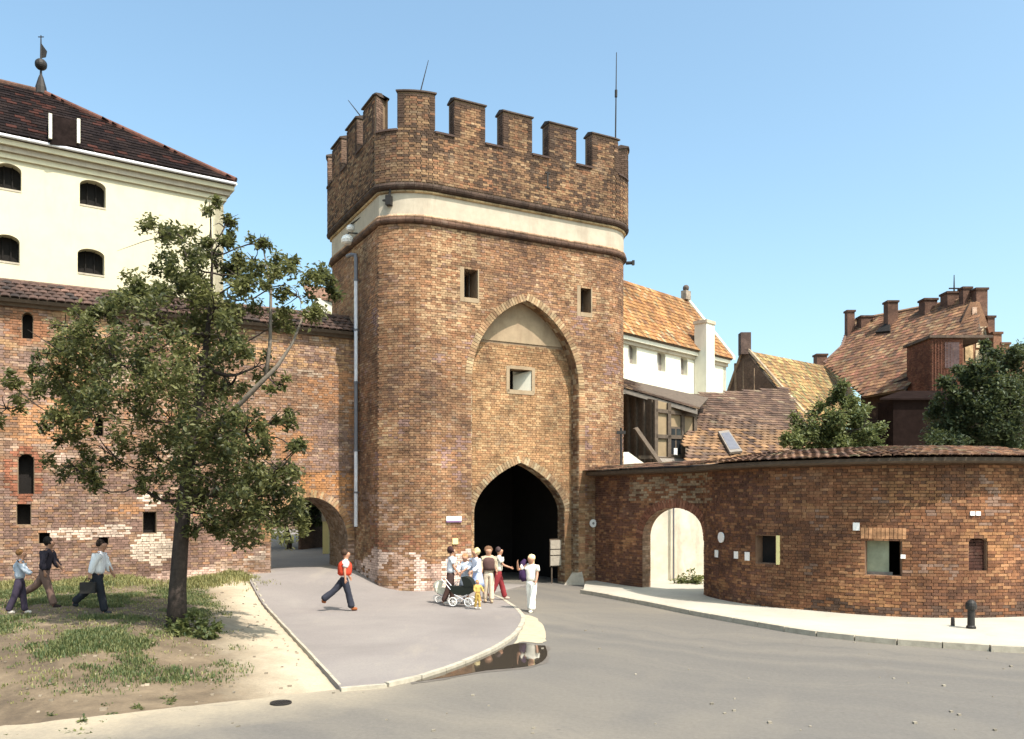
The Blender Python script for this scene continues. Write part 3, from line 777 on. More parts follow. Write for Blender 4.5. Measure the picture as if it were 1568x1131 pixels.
PAL_T = [((0.40, 0.245, 0.135), 5), ((0.33, 0.185, 0.095), 4), ((0.48, 0.33, 0.19), 4), ((0.25, 0.14, 0.085), 2), ((0.56, 0.44, 0.29), 1.6), ((0.13, 0.085, 0.06), 1.1), ((0.43, 0.22, 0.115), 2), ((0.42, 0.3, 0.24), 1.2)]
def zone_t(s, z):
    n = noise.noise((s * 0.35, z * 0.35, 1.0)); n2 = noise.noise((s * 0.8, z * 0.5, 7.0))
    if z < 3.6 and n > .05: return ((0.56, 0.42, 0.33), 0.45)
    if z < 1.25 + 0.7 * n2 and s < 2.1: return ((1.05, 0.9, 0.8) if n2 > -.25 else (.7, .54, .46), 0.9)
    if z < 2.4 and n2 > 0.1: return ((0.42, 0.2, 0.12), 0.4)
    if n > 0.22: return ((0.24, 0.15, 0.1), 0.35)
    if n < -0.2: return ((0.56, 0.42, 0.25), 0.4)
    if n2 > 0.3: return ((0.36, 0.25, 0.23), 0.4)
    return None
def cuts(ops, grow=0.0):
    def fn(z):
        out = []
        for o in ops:
            r = o.range_at(z)
            if r: out.append((r[0] - grow, r[1] + grow))
        return out
    return fn
# masonry laid only on the faces that can be seen from the street: left side, front, right corner
LS0, LS1 = -7.6, 11.8
RINGO = Opening(NICHE.a - 0.0, NICHE.b + 0.0, NICHE.bot, NICHE.spring, NICHE.apex, 'gothic')
lay_bricks(tower, TP, LS0, LS1, -0.1, BB - 0.1, cuts([NICHE, W1, W2], 0.02), 0.0, M['brick_t'], PAL_T, zone_t, n_ind=300, rng=random.Random(1), alb=(0.71, 0.63, 0.6), con=0.6)
class _N: pass
def niche_cut(z):
    r = NICHE.range_at(z)
    if not r: return [(0, 10)]
    out = [(-1, r[0] + 0.02), (r[1] - 0.02, 12)]
    for o in (GATE, W3):
        q = o.range_at(z)
        if q: out.append((q[0] - 0.02, q[1] + 0.02))
    if z > 9.3: out.append((0, 10))
    return out
PAL_N = [((0.47, 0.31, 0.17), 5), ((0.40, 0.25, 0.13), 3), ((0.55, 0.42, 0.25), 3), ((0.3, 0.18, 0.1), 1.5), ((0.5, 0.28, 0.15), 1.5)]
lay_bricks(tower, TP, 2.0, 6.9, -0.1, 9.35, niche_cut, -NT, M['brick_t'], PAL_N, None, n_ind=0, rng=random.Random(2), alb=(0.79, 0.7, 0.64), con=0.6)
# plastered head of the niche
m = MB(); hd = []
for k in range(41):
    q = lerp(NICHE.a + 0.02, NICHE.b - 0.02, k / 40)
    if NICHE.top(q) > 9.36: hd.append(q)
m.prism([TP.at(hd[0], 9.36, -NT + 0.02)] + [TP.at(hd[-1], 9.36, -NT + 0.02)] + [TP.at(q, NICHE.top(q) - 0.01, -NT + 0.02) for q in hd[::-1]], (TV * 0.03).to_3d())
M['old_plaster'] = mat_plain('old_plaster', (0.30, 0.225, 0.145), 0.95, 0.2, 2.0, bump=0.2, streak=((0.2, 0.13, 0.08), 0.7))
m.build('niche_plaster', M['old_plaster'], tower)
# brick-lined jambs and soffit of the niche, the gate and windows
def jamb_bricks(parent, path, op, off0, off1, mat, cols, z0, seed, right=True, left=True, soffit=True):
    rng = random.Random(seed); mb = MB()
    for side, on in ((op.a, left), (op.b, right)):
        if not on: continue
        sg = 1 if side == op.a else -1; z = z0
        while z < op.spring - 0.02:
            T = path.t(side); N = path.n(side); p0 = path.at(side, z + CH / 2, off0); p1 = path.at(side, z + CH / 2, off1)
            D = p1 - p0; L = D.length; d = D / L; q = 0.0; k = int(z / CH) % 2
            while q < L - 0.02:
                l = min(LB if k % 2 else HB, L - q); c = tuple(x * .72 for x in rng.choice(cols)); v = 0.85 + 0.3 * rng.random()
                mb.box(p0 + d * (q + l / 2) + T * sg * 0.004, d * (l / 2 - 0.006), T * sg * (0.012 + 0.006 * rng.random()), Vector((0, 0, CH / 2 - 0.007)), tuple(x * v for x in c)); q += l; k += 1
            z += CH
    if soffit and op.shape != 'rect':
        n = 44
        for k in range(n):
            s0_, s1_ = (lerp(op.a, op.b, 0.5 - 0.5 * cos(pi * (k + e) / n)) for e in (0, 1)); z0_, z1_ = op.top(s0_), op.top(s1_)
            a0, a1 = path.at(s0_, z0_, off0), path.at(s1_, z1_, off0); b0 = path.at(s0_, z0_, off1)
            tx = (a1 - a0); l = tx.length
            if l < 0.02: continue
            tx /= l; dd = (b0 - a0); dl = dd.length; dd /= dl; nn = tx.cross(dd).normalized()
            q = 0.0; kk = k % 2
            while q < dl - 0.02:
                w = min(LB if kk % 2 else HB, dl - q); c = tuple(x * .72 for x in rng.choice(cols)); v = 0.8 + 0.4 * rng.random()
                mb.box((a0 + a1) / 2 + dd * (q + w / 2), dd * (w / 2 - 0.006), nn * 0.014, tx * (l / 2 - 0.005), tuple(x * v for x in c)); q += w; kk += 1
    mb.build('jamb_brickwork', mat, parent, kind='stuff')
CT = [c for c, w in PAL_T[:5]]
jamb_bricks(tower, TP, NICHE, 0.0, -NT, M['brick_t'], CT, -0.1, 4)
jamb_bricks(tower, TP, GATE, -NT, -NT - 0.5, M['brick_t'], CT, -0.1, 5)
arch_ring(tower, TP, GATE, -NT, M['brick_t'], [(0.5, 0.37, 0.22), (0.44, 0.3, 0.17), (0.55, 0.43, 0.27), (0.4, 0.25, 0.14)], 0.27, random.Random(8), proud=0.03)
arch_ring(tower, TP, NICHE, 0.0, M['brick_t'], [(0.44, 0.29, 0.16), (0.37, 0.22, 0.12), (0.5, 0.36, 0.21)], 0.27, random.Random(9), proud=0.03)
# little windows: light brick and plaster surrounds, bars
for W, off in ((W1, 0.0), (W2, 0.0)):
    f = MB(); e = 0.16; z0, z1 = W.bot, W.spring; O = off
    for (a, b, c, d, p) in ((W.a - e, W.a, z0 - e, z1 + .04, 0.02), (W.b, W.b + .05, z0 - e, z1 + .04, 0.02), (W.a, W.b, z0 - e, z0, 0.03)):
        f.prism([TP.at(a, c, O + p), TP.at(b, c, O + p), TP.at(b, d, O + p), TP.at(a, d, O + p)], (TV * 0.1).to_3d(), (1, 1, 1))
    fr = f.build('window_surround', M['old_plaster'], tower)
    for k in (1, 2):
        b = MB(); q = lerp(W.a, W.b, k / 3); b.tube([TP.at(q, z0, O - .35), TP.at(q, z1, O - .35)], 0.018, 6); b.build('window_bar', M['iron'], fr)
f = MB(); z0, z1 = W3.bot, W3.spring
fo = -NT + 0.03
for (a, b, c, d) in ((W3.a - .14, W3.a, z0 - .1, z1 + .1), (W3.b, W3.b + .14, z0 - .1, z1 + .1), (W3.a - .1, W3.b + .1, z0 - .16, z0), (W3.a, W3.b, z1, z1 + .12)):
    f.prism([TP.at(a, c, fo), TP.at(b, c, fo), TP.at(b, d, fo), TP.at(a, d, fo)], (TV * 0.06).to_3d())
fr = f.build('window_surround', M['old_plaster'], tower)
f = MB(); mid = W3.a + (W3.b - W3.a) * 0.5                       # splayed white reveal on the right
f.prism([TP.at(W3.b - 0.005, z0 + .005, -NT - .02), TP.at(W3.b - 0.005, z1 - .005, -NT - .02), TP.at(mid, z1 - .15, -NT - .6), TP.at(mid, z0 + .05, -NT - .6)][::-1], (TU * 0.02).to_3d())
f.prism([TP.at(mid, z0, -NT - .6), TP.at(W3.b, z0, -NT - .6), TP.at(W3.b, z1, -NT - .6), TP.at(mid, z1, -NT - .6)], (TV * 0.04).to_3d())
f.build('splayed_reveal', M['white_wall'], fr)

# band and mouldings
m = slab(TP, TP.a, TP.b, BB, BT, [], 0.03, -0.2, ends=False); m.build('plaster_band', M['plaster'], tower)
M['mould'] = mat_tint('moulded_brick', stain=0.6, pale=0.2)
def mould(off, z, r, col, name, seed):
    rng = random.Random(seed); mb = MB(); n = 8
    L = 0.3; q = LS0
    prof = [(off - 0.05, z - r)] + [(off + r * sin(a) * 1.1, z - r * cos(a)) for a in [pi * k / 6 for k in range(7)]] + [(off - 0.05, z + r)]
    while q < LS1:
        v = 0.75 + 0.5 * rng.random(); k0 = len(mb.v)
        sweep(TP, q + 0.005, min(q + L, LS1) - 0.005, prof, mb=mb)
        mb.c[k0:] = [tuple(x * v for x in col)] * (len(mb.v) - k0); q += L
    mb.build(name, M['mould'], tower, kind='stuff')
mould(0.10, BT + 0.02, 0.13, (0.06, 0.038, 0.028), 'upper_moulding', 1)
mould(0.06, BT - 0.16, 0.05, (0.42, 0.3, 0.16), 'thin_moulding', 2)
mould(0.04, BB - 0.03, 0.11, (0.10, 0.058, 0.04), 'lower_moulding', 3)
mould(0.05, BB + 0.12, 0.06, (0.42, 0.27, 0.17), 'lower_fillet', 4)
# parapet
PO, PT = 0.2, 0.52
notches = []; PITCH = 2.0; per = TP.len
n_m = int(per / 1.985); pitch = 1.985; mer = []
c = 1.95
for k in range(n_m):
    mc = c + (k - 6) * pitch
    mer.append(mc)
MW = 1.22
for k in range(n_m):
    a = mer[k] + MW / 2; b = mer[k] + pitch - MW / 2
    notches.append(Opening(a, b, NOTCH, 99.0))
    notches.append(Opening(a + per, b + per, NOTCH, 99.0)); notches.append(Opening(a - per, b - per, NOTCH, 99.0))
m = slab(TP, TP.a, TP.b, BT + 0.08, TOWER_TOP, notches, PO - 0.015, PO - PT, ends=False, step=0.3); m.build('parapet', M['mortar'], tower)
PAL_P = [((0.30, 0.19, 0.11), 5), ((0.24, 0.14, 0.085), 3), ((0.40, 0.28, 0.16), 4), ((0.12, 0.08, 0.055), 2.0), ((0.46, 0.35, 0.22), 1.6), ((0.35, 0.18, 0.1), 1.5)]
def sooty_edge(s, z):
    k = 0.1 + 0.85 * smooth(TOWER_TOP - .32, TOWER_TOP - .1, z)
    for mc in mer:
        d = MW / 2 - abs(s - mc)
        if z > NOTCH and 0 <= d < .16: k = max(k, .85)
        if z > NOTCH - .16 and d < 0.02 and d > -(pitch - MW): k = max(k, .85)
    if noise.noise((s * .5, z * .6, 41)) > .12: k = max(k, .4)
    return ((0.075, 0.052, 0.04), k)
lay_bricks(tower, TP, LS0, LS1, BT + 0.14, TOWER_TOP - 0.05, cuts(notches, 0.0), PO, M['brick_t'], PAL_P, sooty_edge, n_ind=0, rng=random.Random(31), alb=(0.66, 0.59, 0.55), con=0.75)
# inner faces and sides of merlons, coping tiles
for mc in mer:
    w = TP.at(mc, 0, 0)
    cp = MB()
    prof = [(PO + 0.07, TOWER_TOP + 0.0), (PO + 0.07, TOWER_TOP + 0.05), (PO - PT / 2, TOWER_TOP + 0.16), (PO - PT - 0.06, TOWER_TOP + 0.05), (PO - PT - 0.06, TOWER_TOP)]
    sweep(TP, mc - MW / 2 - 0.05, mc + MW / 2 + 0.05, prof, mb=cp, step=0.25); cp.c = [(0.075, 0.055, 0.045)] * len(cp.v)
    if LS0 - 3 < mc < LS1 + 3: cp.build('merlon_coping', M['tile_dark'], tower)
    cp = MB(); nb = mc + pitch / 2
    prof = [(PO + 0.06, NOTCH - 0.02), (PO + 0.06, NOTCH + 0.05), (PO - PT - 0.05, NOTCH + 0.14), (PO - PT - 0.05, NOTCH - 0.02)]
    sweep(TP, nb - (pitch - MW) / 2 + 0.01, nb + (pitch - MW) / 2 - 0.01, prof, mb=cp, step=0.25); cp.c = [(0.085, 0.055, 0.045)] * len(cp.v)
    if LS0 - 3 < mc < LS1 + 3: cp.build('embrasure_coping', M['tile_dark'], tower)
    if LS0 - 1 < mc < LS1 + 1:                                        # dark brick returns of the merlons
        sb_ = MB(); rng = random.Random(int(mc * 100))
        for side in (-1, 1):
            q = mc + side * MW / 2; z = NOTCH + 0.1; k = 0
            while z < TOWER_TOP - 0.08:
                T = TP.t(q); N = TP.n(q); x = PO
                for l in ((LB, HB) if k % 2 else (HB, LB)):
                    v = 0.7 + 0.6 * rng.random()
                    sb_.box(TP.at(q, z + CH / 2, x - l / 2) + T * side * 0.006, N * (l / 2 - 0.007), T * side * 0.012, Vector((0, 0, CH / 2 - 0.007)), (0.14 * v, 0.09 * v, 0.065 * v)); x -= l + 0.012
                z += CH; k += 1
        sb_.build('merlon_side', M['brick_t'], tower, kind='stuff')
# iron wall anchor, small bracket, spout
an = MB(); sp_ = TP.find_px(838, PO, -1, 9); w = TP.at(sp_, 15.55, PO + 0.02); T = TP.t(sp_); N = TP.n(sp_)
an.box(w, T * 0.03, N * 0.02, Vector((0, 0, 0.3))); an.box(w + Vector((0, 0, 0.28)), T * 0.11, N * 0.02, Vector((0, 0, 0.03))); an.box(w - Vector((0, 0, 0.28)), T * 0.11, N * 0.02, Vector((0, 0, 0.03)))
an.build('wall_anchor', M['iron'], tower)
sp_ = TP.find_px(597, 0.05, -2.0, 3); w = TP.at(sp_, 13.95, 0.12); T = TP.t(sp_); N = TP.n(sp_)
an = MB(); an.box(w, T * 0.1, N * 0.12, Vector((0, 0, 0.17))); an.tube([w + Vector((0, 0, 0.1)), w + Vector((0, 0, 0.42)) + T * 0.05], 0.045, 6); an.tube([w, w - T * 0.22 + N * 0.1], [0.07, 0.03], 6)
tag(an.build('bell', M['iron']), 'small dark iron bell bracket on the cream band above the rounded corner', 'bracket')
w = TP.at(9.6, 13.15, 0.12); an = MB(); an.tube([w, w + Vector((0.28, -0.05, 0.0))], 0.07, 8); an.box(w + Vector((0.3, -.05, 0)), Vector((0.05, 0, 0)), Vector((0, -.08, 0)), Vector((0, 0, .09))); an.build('water_spout', M['iron'], tower)

# vertical brick rib right of the niche (pilaster strip catching the light)
rb = MB(); rng = random.Random(12); z = -0.1; k = 0
while z < 7.6:
    v = 0.8 + 0.4 * rng.random(); c = rng.choice([(0.36, 0.2, 0.11), (0.31, 0.17, 0.085), (0.38, 0.25, 0.14)])
    q = NICHE.b + 0.02 + (0.14 if k % 2 else 0.0)
    rb.box(TP.at(NICHE.b + 0.15, z + CH / 2, 0.012), TP.t(NICHE.b) * 0.14, TP.n(NICHE.b) * 0.02, Vector((0, 0, CH / 2 - 0.007)), tuple(x * v for x in c)); z += CH; k += 1
rb.build('pilaster_brickwork', M['brick_t'], tower, kind='stuff')

# ------------------------------------------------------------------ left town wall
WT = 3.8; WQ = TA + TV * WT
def WLp(s): p = WQ + TU * s; return p
WP = Path([WLp(-22), WLp(-1.0)], s0=-22.0)
WTOP = 9.72
lwall = empty('town_wall', WP.at(-10, 0.5), 'high patched brick town wall left of the tower with tiled coping and side arch', 'wall')
def ws(px): return WP.find_px(px, 0, -21, -1.05)
SARCH = Opening(-4.32, -1.38, 0.0, 1.75, 3.42, 'round')
def wrect(x0, x1, y0, y1, shape='rect', sag=0):
    a, b = ws(x0), ws(x1); Y = WP.at((a + b) / 2, 0).y
    zt = CAMZ + (HY - y0) / F * Y; zb = CAMZ + (HY - y1) / F * Y
    return Opening(a, b, zb, zt - sag, zt, shape)
LO = [SARCH, wrect(26, 47, 772, 803), wrect(219, 239, 784, 816), wrect(60, 76, 815, 832), wrect(151, 166, 822, 834), wrect(28, 52, 695, 757, 'round', 0.2), wrect(34, 50, 478, 518, 'round', 0.15), wrect(146, 158, 640, 668)]
LREC = [(LO[k], 0.4) for k in range(1, 8)]
m = slab(WP, -22, -1.0, -0.3, WTOP, LO[:1], -0.45, -2.4); m.build('core', M['mortar'], lwall)
m = slab(WP, -22, -1.0, -0.3, WTOP, LO, -0.015, -0.44); m.build('facing', M['mortar'], lwall)
m = MB()
for o, d in LREC: m.prism([WP.at(o.a - .05, o.bot - .05, -0.40), WP.at(o.b + .05, o.bot - .05, -0.40), WP.at(o.b + .05, o.apex + .05, -0.40), WP.at(o.a - .05, o.apex + .05, -0.40)], (TV * 0.03).to_3d())
m.build('recess_back', M['dark_in'], lwall)
PAL_W = [((0.38, 0.24, 0.15), 4), ((0.45, 0.31, 0.2), 4), ((0.3, 0.175, 0.11), 3), ((0.55, 0.42, 0.31), 3), ((0.22, 0.14, 0.1), 2), ((0.46, 0.25, 0.13), 2), ((0.4, 0.3, 0.26), 1.5)]
def pp(px, py):
    s_ = ws(px); return (s_, CAMZ + (HY - py) / F * WP.at(s_, 0).y)
WPATCH = [(pp(235, 840), .75, .62, (.95, .84, .68)), (pp(232, 766), .38, .3, (.95, .84, .7)), (pp(125, 817), 1.15, .2, (.95, .8, .66)), (pp(175, 812), .5, .24, (.95, .82, .68)), (pp(96, 704), .32, .2, (.95, .74, .6)), (pp(300, 880), 1.6, .25, (.8, .6, .5)), (pp(38, 725), .55, .9, (.36, .14, .08)), (pp(40, 500), .6, .6, (.42, .2, .1)), (pp(500, 740), 1.1, .5, (.62, .32, .13))]
def zone_w(s, z):
    for (ps, pz), rx, rz, pc in WPATCH:
        if ((s - ps) / rx) ** 2 + ((z - pz) / rz) ** 2 < 1 + .5 * noise.noise((s * 3, z * 3, 8)): return (pc, .88)
    if z < 4.2 and s < -4.8 and noise.noise((s * .5, z * .7, 51)) > -.25: return ((0.3, 0.2, 0.165), .55)
    n = noise.noise((s * 0.4, z * 0.6, 11.0)); n2 = noise.noise((s * 0.9, z * 1.3, 17.0)); n3 = noise.noise((s * 0.3, z * 0.3, 4.0))
    if z < 2.9 and n2 > 0.24: return ((0.72, 0.62, 0.5), 0.92)
    if z < 1.6: return ((0.56, 0.42, 0.33), 0.5)
    if z > 8.2 and n > -0.1: return ((0.58, 0.38, 0.2), 0.5)
    if n > 0.2: return ((0.5, 0.27, 0.13), 0.6)
    if n3 < -0.15: return ((0.34, 0.24, 0.2), 0.5)
    if n2 > 0.33: return ((0.6, 0.5, 0.38), 0.7)
    if n < -0.25: return ((0.2, 0.12, 0.085), 0.4)
    if 3 < z < 5 and s > -6: return ((0.54, 0.34, 0.17), 0.45)
    return None
lay_bricks(lwall, WP, -14.2, -1.12, 0.15, WTOP - 0.02, cuts(LO, 0.02), 0.0, M['brick_w'], PAL_W, zone_w, n_ind=300, rng=random.Random(41), proud=0.02, alb=(0.76, 0.69, 0.67), con=0.68)
arch_ring(lwall, WP, SARCH, 0.0, M['brick_w'], [(0.52, 0.3, 0.15), (0.55, 0.38, 0.2), (0.44, 0.24, 0.12)], 0.28, random.Random(42), keep=lambda s, z: s < -1.2, proud=0.03)
jamb_bricks(lwall, WP, SARCH, 0.0, -2.4, M['brick_w'], [(0.3, 0.2, 0.14), (0.24, 0.15, 0.1), (0.36, 0.26, 0.2)], 0.0, 43)
# corbel course and tiled saddle coping
sweep(WP, -21.9, -1.0, [(-0.05, WTOP - 0.16), (0.12, WTOP - 0.16), (0.2, WTOP), (0.2, WTOP + 0.06), (-0.05, WTOP + 0.06)]).build('corbel_course', M['wood'], lwall)
PAL_D = [((0.085, 0.05, 0.038), 4), ((0.06, 0.038, 0.03), 3), ((0.12, 0.068, 0.05), 3), ((0.04, 0.03, 0.026), 2)]
A = WP.at(-16, WTOP + 0.06, 0.38); B = WP.at(-1.12, WTOP + 0.06, 0.38); D = WP.at(-16, WTOP + 0.82, -0.75)
tiled_poly(lwall, [A, B, WP.at(-1.12, WTOP + 0.82, -0.75), D], M['tile_dark'], PAL_D, 0.26, 0.3, n_ind=300, seed=5)
b = MB(); b.prism([WP.at(-16, WTOP + .05, -2.6), WP.at(-1.12, WTOP + .05, -2.6), WP.at(-1.12, WTOP + .8, -.76), WP.at(-16, WTOP + .8, -.76)], Vector((0, 0, -0.1)), (0.1, 0.06, 0.05)); b.build('rear_slope', M['tile_dark'], lwall)
b = MB(); q = -16
ridge = MB(); ridge.tube([WP.at(-16, WTOP + 0.83, -0.76), WP.at(-1.12, WTOP + 0.83, -0.76)], 0.09, 8, (0.13, 0.08, 0.06)); ridge.build('ridge_tiles', M['tile_dark'], lwall)

# drainpipe
pt = TL(SL - 0.09, 3.2); pp = MB()
def pipe_part(z0, z1, mat, name, extra=None):
    b = MB(); b.tube([(pt.x, pt.y, z0), (pt.x, pt.y, z1)], 0.075, 10)
    if extra: b.tube(extra, 0.075, 10)
    b.smooth = False
    return b.build(name, M[mat], pipe)
pipe = empty('drainpipe', (pt.x, pt.y, 2.3), 'tall zinc drainpipe running down the shaded side of the tower', 'drainpipe')
pipe_part(2.3, 5.2, 'zinc', 'pipe_section'); pipe_part(5.22, 7.8, 'zinc_dark', 'pipe_section'); pipe_part(7.82, 11.7, 'zinc', 'pipe_section')
pipe_part(11.72, 12.55, 'zinc_dark', 'pipe_section', [(pt.x, pt.y, 12.5), (pt.x - .03, pt.y + .05, 12.68), (pt.x - .22, pt.y + .15, 12.72), (pt.x - .4, pt.y + .35, 12.72)])
for z in (3.6, 5.2, 7.8, 9.8, 11.7):
    b = MB(); b.lathe((pt.x, pt.y, z - 0.03), [(0.07, 0), (0.098, 0), (0.098, 0.07), (0.07, 0.07)], 12); b.tube([(pt.x, pt.y, z), (pt.x + 0.18, pt.y + 0.05, z)], 0.015, 5); b.build('pipe_clamp', M['zinc_dark'], pipe)

# ------------------------------------------------------------------ right wall and bastion
RPTS = [(3.25, 33.75), (3.75, 32.6), (4.3, 31.5), (4.95, 30.55), (5.7, 29.6), (6.42, 28.68), (6.5, 27.75), (6.85, 26.4), (7.55, 25.15), (8.5, 24.3), (9.45, 23.45), (10.6, 22.85), (11.9, 22.65), (13.3, 22.8), (14.7, 23.2), (16.0, 23.9), (17.3, 24.9), (18.5, 26.2), (19.3, 27.8), (19.6, 29.5)]
RD = dense([Vector(p) for p in RPTS], 4)
RP = Path(RD)
RTOP = 4.28
bastion = empty('bastion_wall', RP.at(RP.len / 2, 0), 'low curved red brick bastion wall with arched side gate and tiled top', 'wall')
def rs(px, lo=0, hi=21): return RP.find_px(px, 0, lo, hi)
def rrect(x0, x1, y0, y1, shape='rect', sag=0):
    a, b = rs(x0), rs(x1); Y = RP.at((a + b) / 2, 0).y
    zt = CAMZ + (HY - y0) / F * Y; zb = CAMZ + (HY - y1) / F * Y
    return Opening(a, b, zb, zt - sag, zt, shape)
ga, gb = rs(984), rs(1078)
RGATE = Opening(ga, gb, -0.2, 1.95, 3.05, 'round')
RW1 = rrect(1157, 1187, 820, 862); RW2 = rrect(1325, 1380, 827, 881); RW3 = rrect(1484, 1511, 824, 875, 'round', 0.08)
RO = [RGATE, RW1, RW2, RW3]
m = slab(RP, 0, RP.b, -0.2, RTOP, RO, -0.015, -0.4, step=0.3); m.build('core', M['mortar_b'], bastion)
PAL_B = [((0.29, 0.145, 0.075), 5), ((0.23, 0.11, 0.06), 4), ((0.37, 0.21, 0.115), 3.5), ((0.16, 0.08, 0.05), 2.2), ((0.44, 0.27, 0.15), 1.6), ((0.09, 0.055, 0.045), 1.2)]
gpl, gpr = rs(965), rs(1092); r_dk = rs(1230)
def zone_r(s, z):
    if s < r_dk and not (gpl < s < gpr and z > 3.2) and noise.noise((s * .9, z * .9, 31.0)) < .35: return ((0.15, 0.08, 0.06), 0.6 * smooth(r_dk, r_dk - 2.5, s))  # darker older brick, with the turned-away side's shade also put into its tint
    n = noise.noise((s * 0.5, z * 0.7, 21.0)); n2 = noise.noise((s * 1.1, z * 1.1, 25.0))
    if gpl < s < gpr and z > 3.2: return ((0.42, 0.36, 0.25), 0.5)
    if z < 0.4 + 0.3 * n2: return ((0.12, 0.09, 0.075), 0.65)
    if n > 0.2: return ((0.42, 0.24, 0.12), 0.5)
    if n < -0.2: return ((0.16, 0.085, 0.055), 0.45)
    if n2 > 0.3: return ((0.3, 0.22, 0.18), 0.4)
    return None
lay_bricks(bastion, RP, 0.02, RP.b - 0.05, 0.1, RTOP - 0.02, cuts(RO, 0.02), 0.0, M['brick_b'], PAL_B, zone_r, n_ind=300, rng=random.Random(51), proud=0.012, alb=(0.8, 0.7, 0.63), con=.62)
arch_ring(bastion, RP, RGATE, 0.0, M['brick_b'], [(0.33, 0.13, 0.075), (0.27, 0.11, 0.065), (0.38, 0.17, 0.1)], 0.3, random.Random(52), proud=0.03)
jamb_bricks(bastion, RP, RGATE, 0.0, -0.4, M['brick_b'], [(0.4, 0.24, 0.15), (0.33, 0.2, 0.12), (0.45, 0.3, 0.2)], 0.1, 53)
# blind slit: dark red brick filling
lay_bricks(bastion, RP, RW3.a, RW3.b, RW3.bot, RW3.apex, lambda z: [], -0.12, M['brick_b'], [((0.07, 0.03, 0.022), 2), ((0.1, 0.04, 0.03), 1)], None, n_ind=0, rng=random.Random(54))
lf = MB(); lf.prism([RP.at(q, z, -0.14) for q, z in ((RW3.a, RW3.bot), (RW3.b, RW3.bot), (RW3.b, RW3.apex), (RW3.a, RW3.apex))], RP.n(RW3.a) * -0.02); lf.build('slit_panel', M['dark_in'], bastion)
# soldier course over the square window
for k in range(11):
    q = lerp(RW2.a - 0.12, RW2.b + 0.12, (k + .5) / 11); rng = random.Random(k)
    v = 0.8 + 0.5 * rng.random(); b = MB(); T = RP.t(q); N = RP.n(q)
    b.box(RP.at(q, RW2.spring + 0.19, 0.0), T * 0.045, N * 0.03, Vector((0, 0, 0.15)), (0.42 * v, 0.22 * v, 0.11 * v)); b.build('arch_brick', M['brick_b'], bastion)
# window pieces
b = MB(); q1 = lerp(RW2.a, RW2.b, 0.66); o_ = -0.3
b.prism([RP.at(RW2.a - .05, RW2.bot + .07, o_), RP.at(q1, RW2.bot + .07, o_), RP.at(q1, RW2.spring - .03, o_), RP.at(RW2.a - .05, RW2.spring - .03, o_)], RP.n(q1) * -0.04)
b.build('board_shutter', M['shutter'], bastion)
b = MB(); b.prism([RP.at(RW2.a - .05, RW2.bot + .0, o_ + .04), RP.at(q1 + .1, RW2.bot + .0, o_ + .04), RP.at(q1 + .1, RW2.bot + .08, o_ + .04), RP.at(RW2.a - .05, RW2.bot + .08, o_ + .04)], RP.n(q1) * -0.1); b.build('window_sill', M['wood_grey'], bastion)
b = MB(); q = RW1.b + 0.05
b.prism([RP.at(q, RW1.bot - .02, .05), RP.at(q + .1, RW1.bot - .02, .05), RP.at(q + .1, RW1.spring + .02, .05), RP.at(q, RW1.spring + .02, .05)], RP.n(q) * -0.05); b.build('yellow_plank', M['yellow_paint'], bastion)
# near-black panels added behind the openings so that they stay dark
b = MB(); b.prism([RP.at(RW1.a - .05, RW1.bot - .05, -.3), RP.at(RW1.b + .05, RW1.bot - .05, -.3), RP.at(RW1.b + .05, RW1.spring + .05, -.3), RP.at(RW1.a - .05, RW1.spring + .05, -.3)], RP.n(RW1.mid) * -.03); b.build('dark_panel', M['dark_in'], bastion)
b = MB(); ctr = Vector((12.4, 28.6))
for w in (RW1, RW2):
    b.prism([RP.at(w.a - .9, w.bot - .9, -1.9), RP.at(w.b + .9, w.bot - .9, -1.9), RP.at(w.b + .9, RTOP - .1, -1.9), RP.at(w.a - .9, RTOP - .1, -1.9)], RP.n(w.mid) * -0.1)
b.build('inner_partition', M['dark_in'], bastion)
# eaves board, then tiled top
r_bs = rs(1092)
sweep(RP, 0.05, RP.b - 0.2, [(-0.4, RTOP), (0.36, RTOP), (0.44, RTOP + 0.04), (0.44, RTOP + 0.13), (-0.4, RTOP + 0.13)]).build('eaves_board', M['wood'], bastion)
def rfn(s0_, off0, slope, z0_, wmax):
    ca, sa = cos(slope), sin(slope)
    def f(x, y):
        s_ = s0_ + x; off = off0 - y * ca; n = RP.n(s_); t = RP.t(s_); return (RP.at(s_, z0_ + y * sa, off), t, (-n) * ca + Vector((0, 0, sa)), n * sa + Vector((0, 0, ca)))
    return f
PAL_R = [((0.19, 0.10, 0.06), 4), ((0.14, 0.075, 0.05), 4), ((0.25, 0.15, 0.09), 2), ((0.085, 0.052, 0.04), 2), ((0.18, 0.15, 0.09), 1)]
L_ = 18.2 - r_bs
lay_tiles(bastion, rfn(r_bs - 0.4, 0.58, radians(9.5), RTOP + 0.15, 0), L_ + 0.4, 2.3, 0.24, 0.3, M['tile'], PAL_R, n_ind=300, rng=random.Random(55))
lay_tiles(bastion, rfn(0.1, 0.58, radians(14), RTOP + 0.15, 0), r_bs - 0.55, 0.9, 0.24, 0.3, M['tile'], PAL_R, n_ind=0, rng=random.Random(56), mass_name='gate_coping')
sweep(RP, 0.1, RP.b - 1, [(0.25, RTOP + 0.1), (-0.4, RTOP + 0.26), (-0.45, RTOP + 0.1)]).build('roof_deck', M['wood'], bastion)
b = MB(); sweep(RP, r_bs - 0.3, RP.b - 1, [(-0.3, RTOP + 0.1), (-0.3, RTOP + 0.25), (-1.9, RTOP + 0.5), (-4.0, RTOP + 0.2), (-4.0, RTOP + 0.1)], mb=b); b.build('lean_to_roof', M['wood'], bastion)
print('walls done', len(bpy.data.objects))
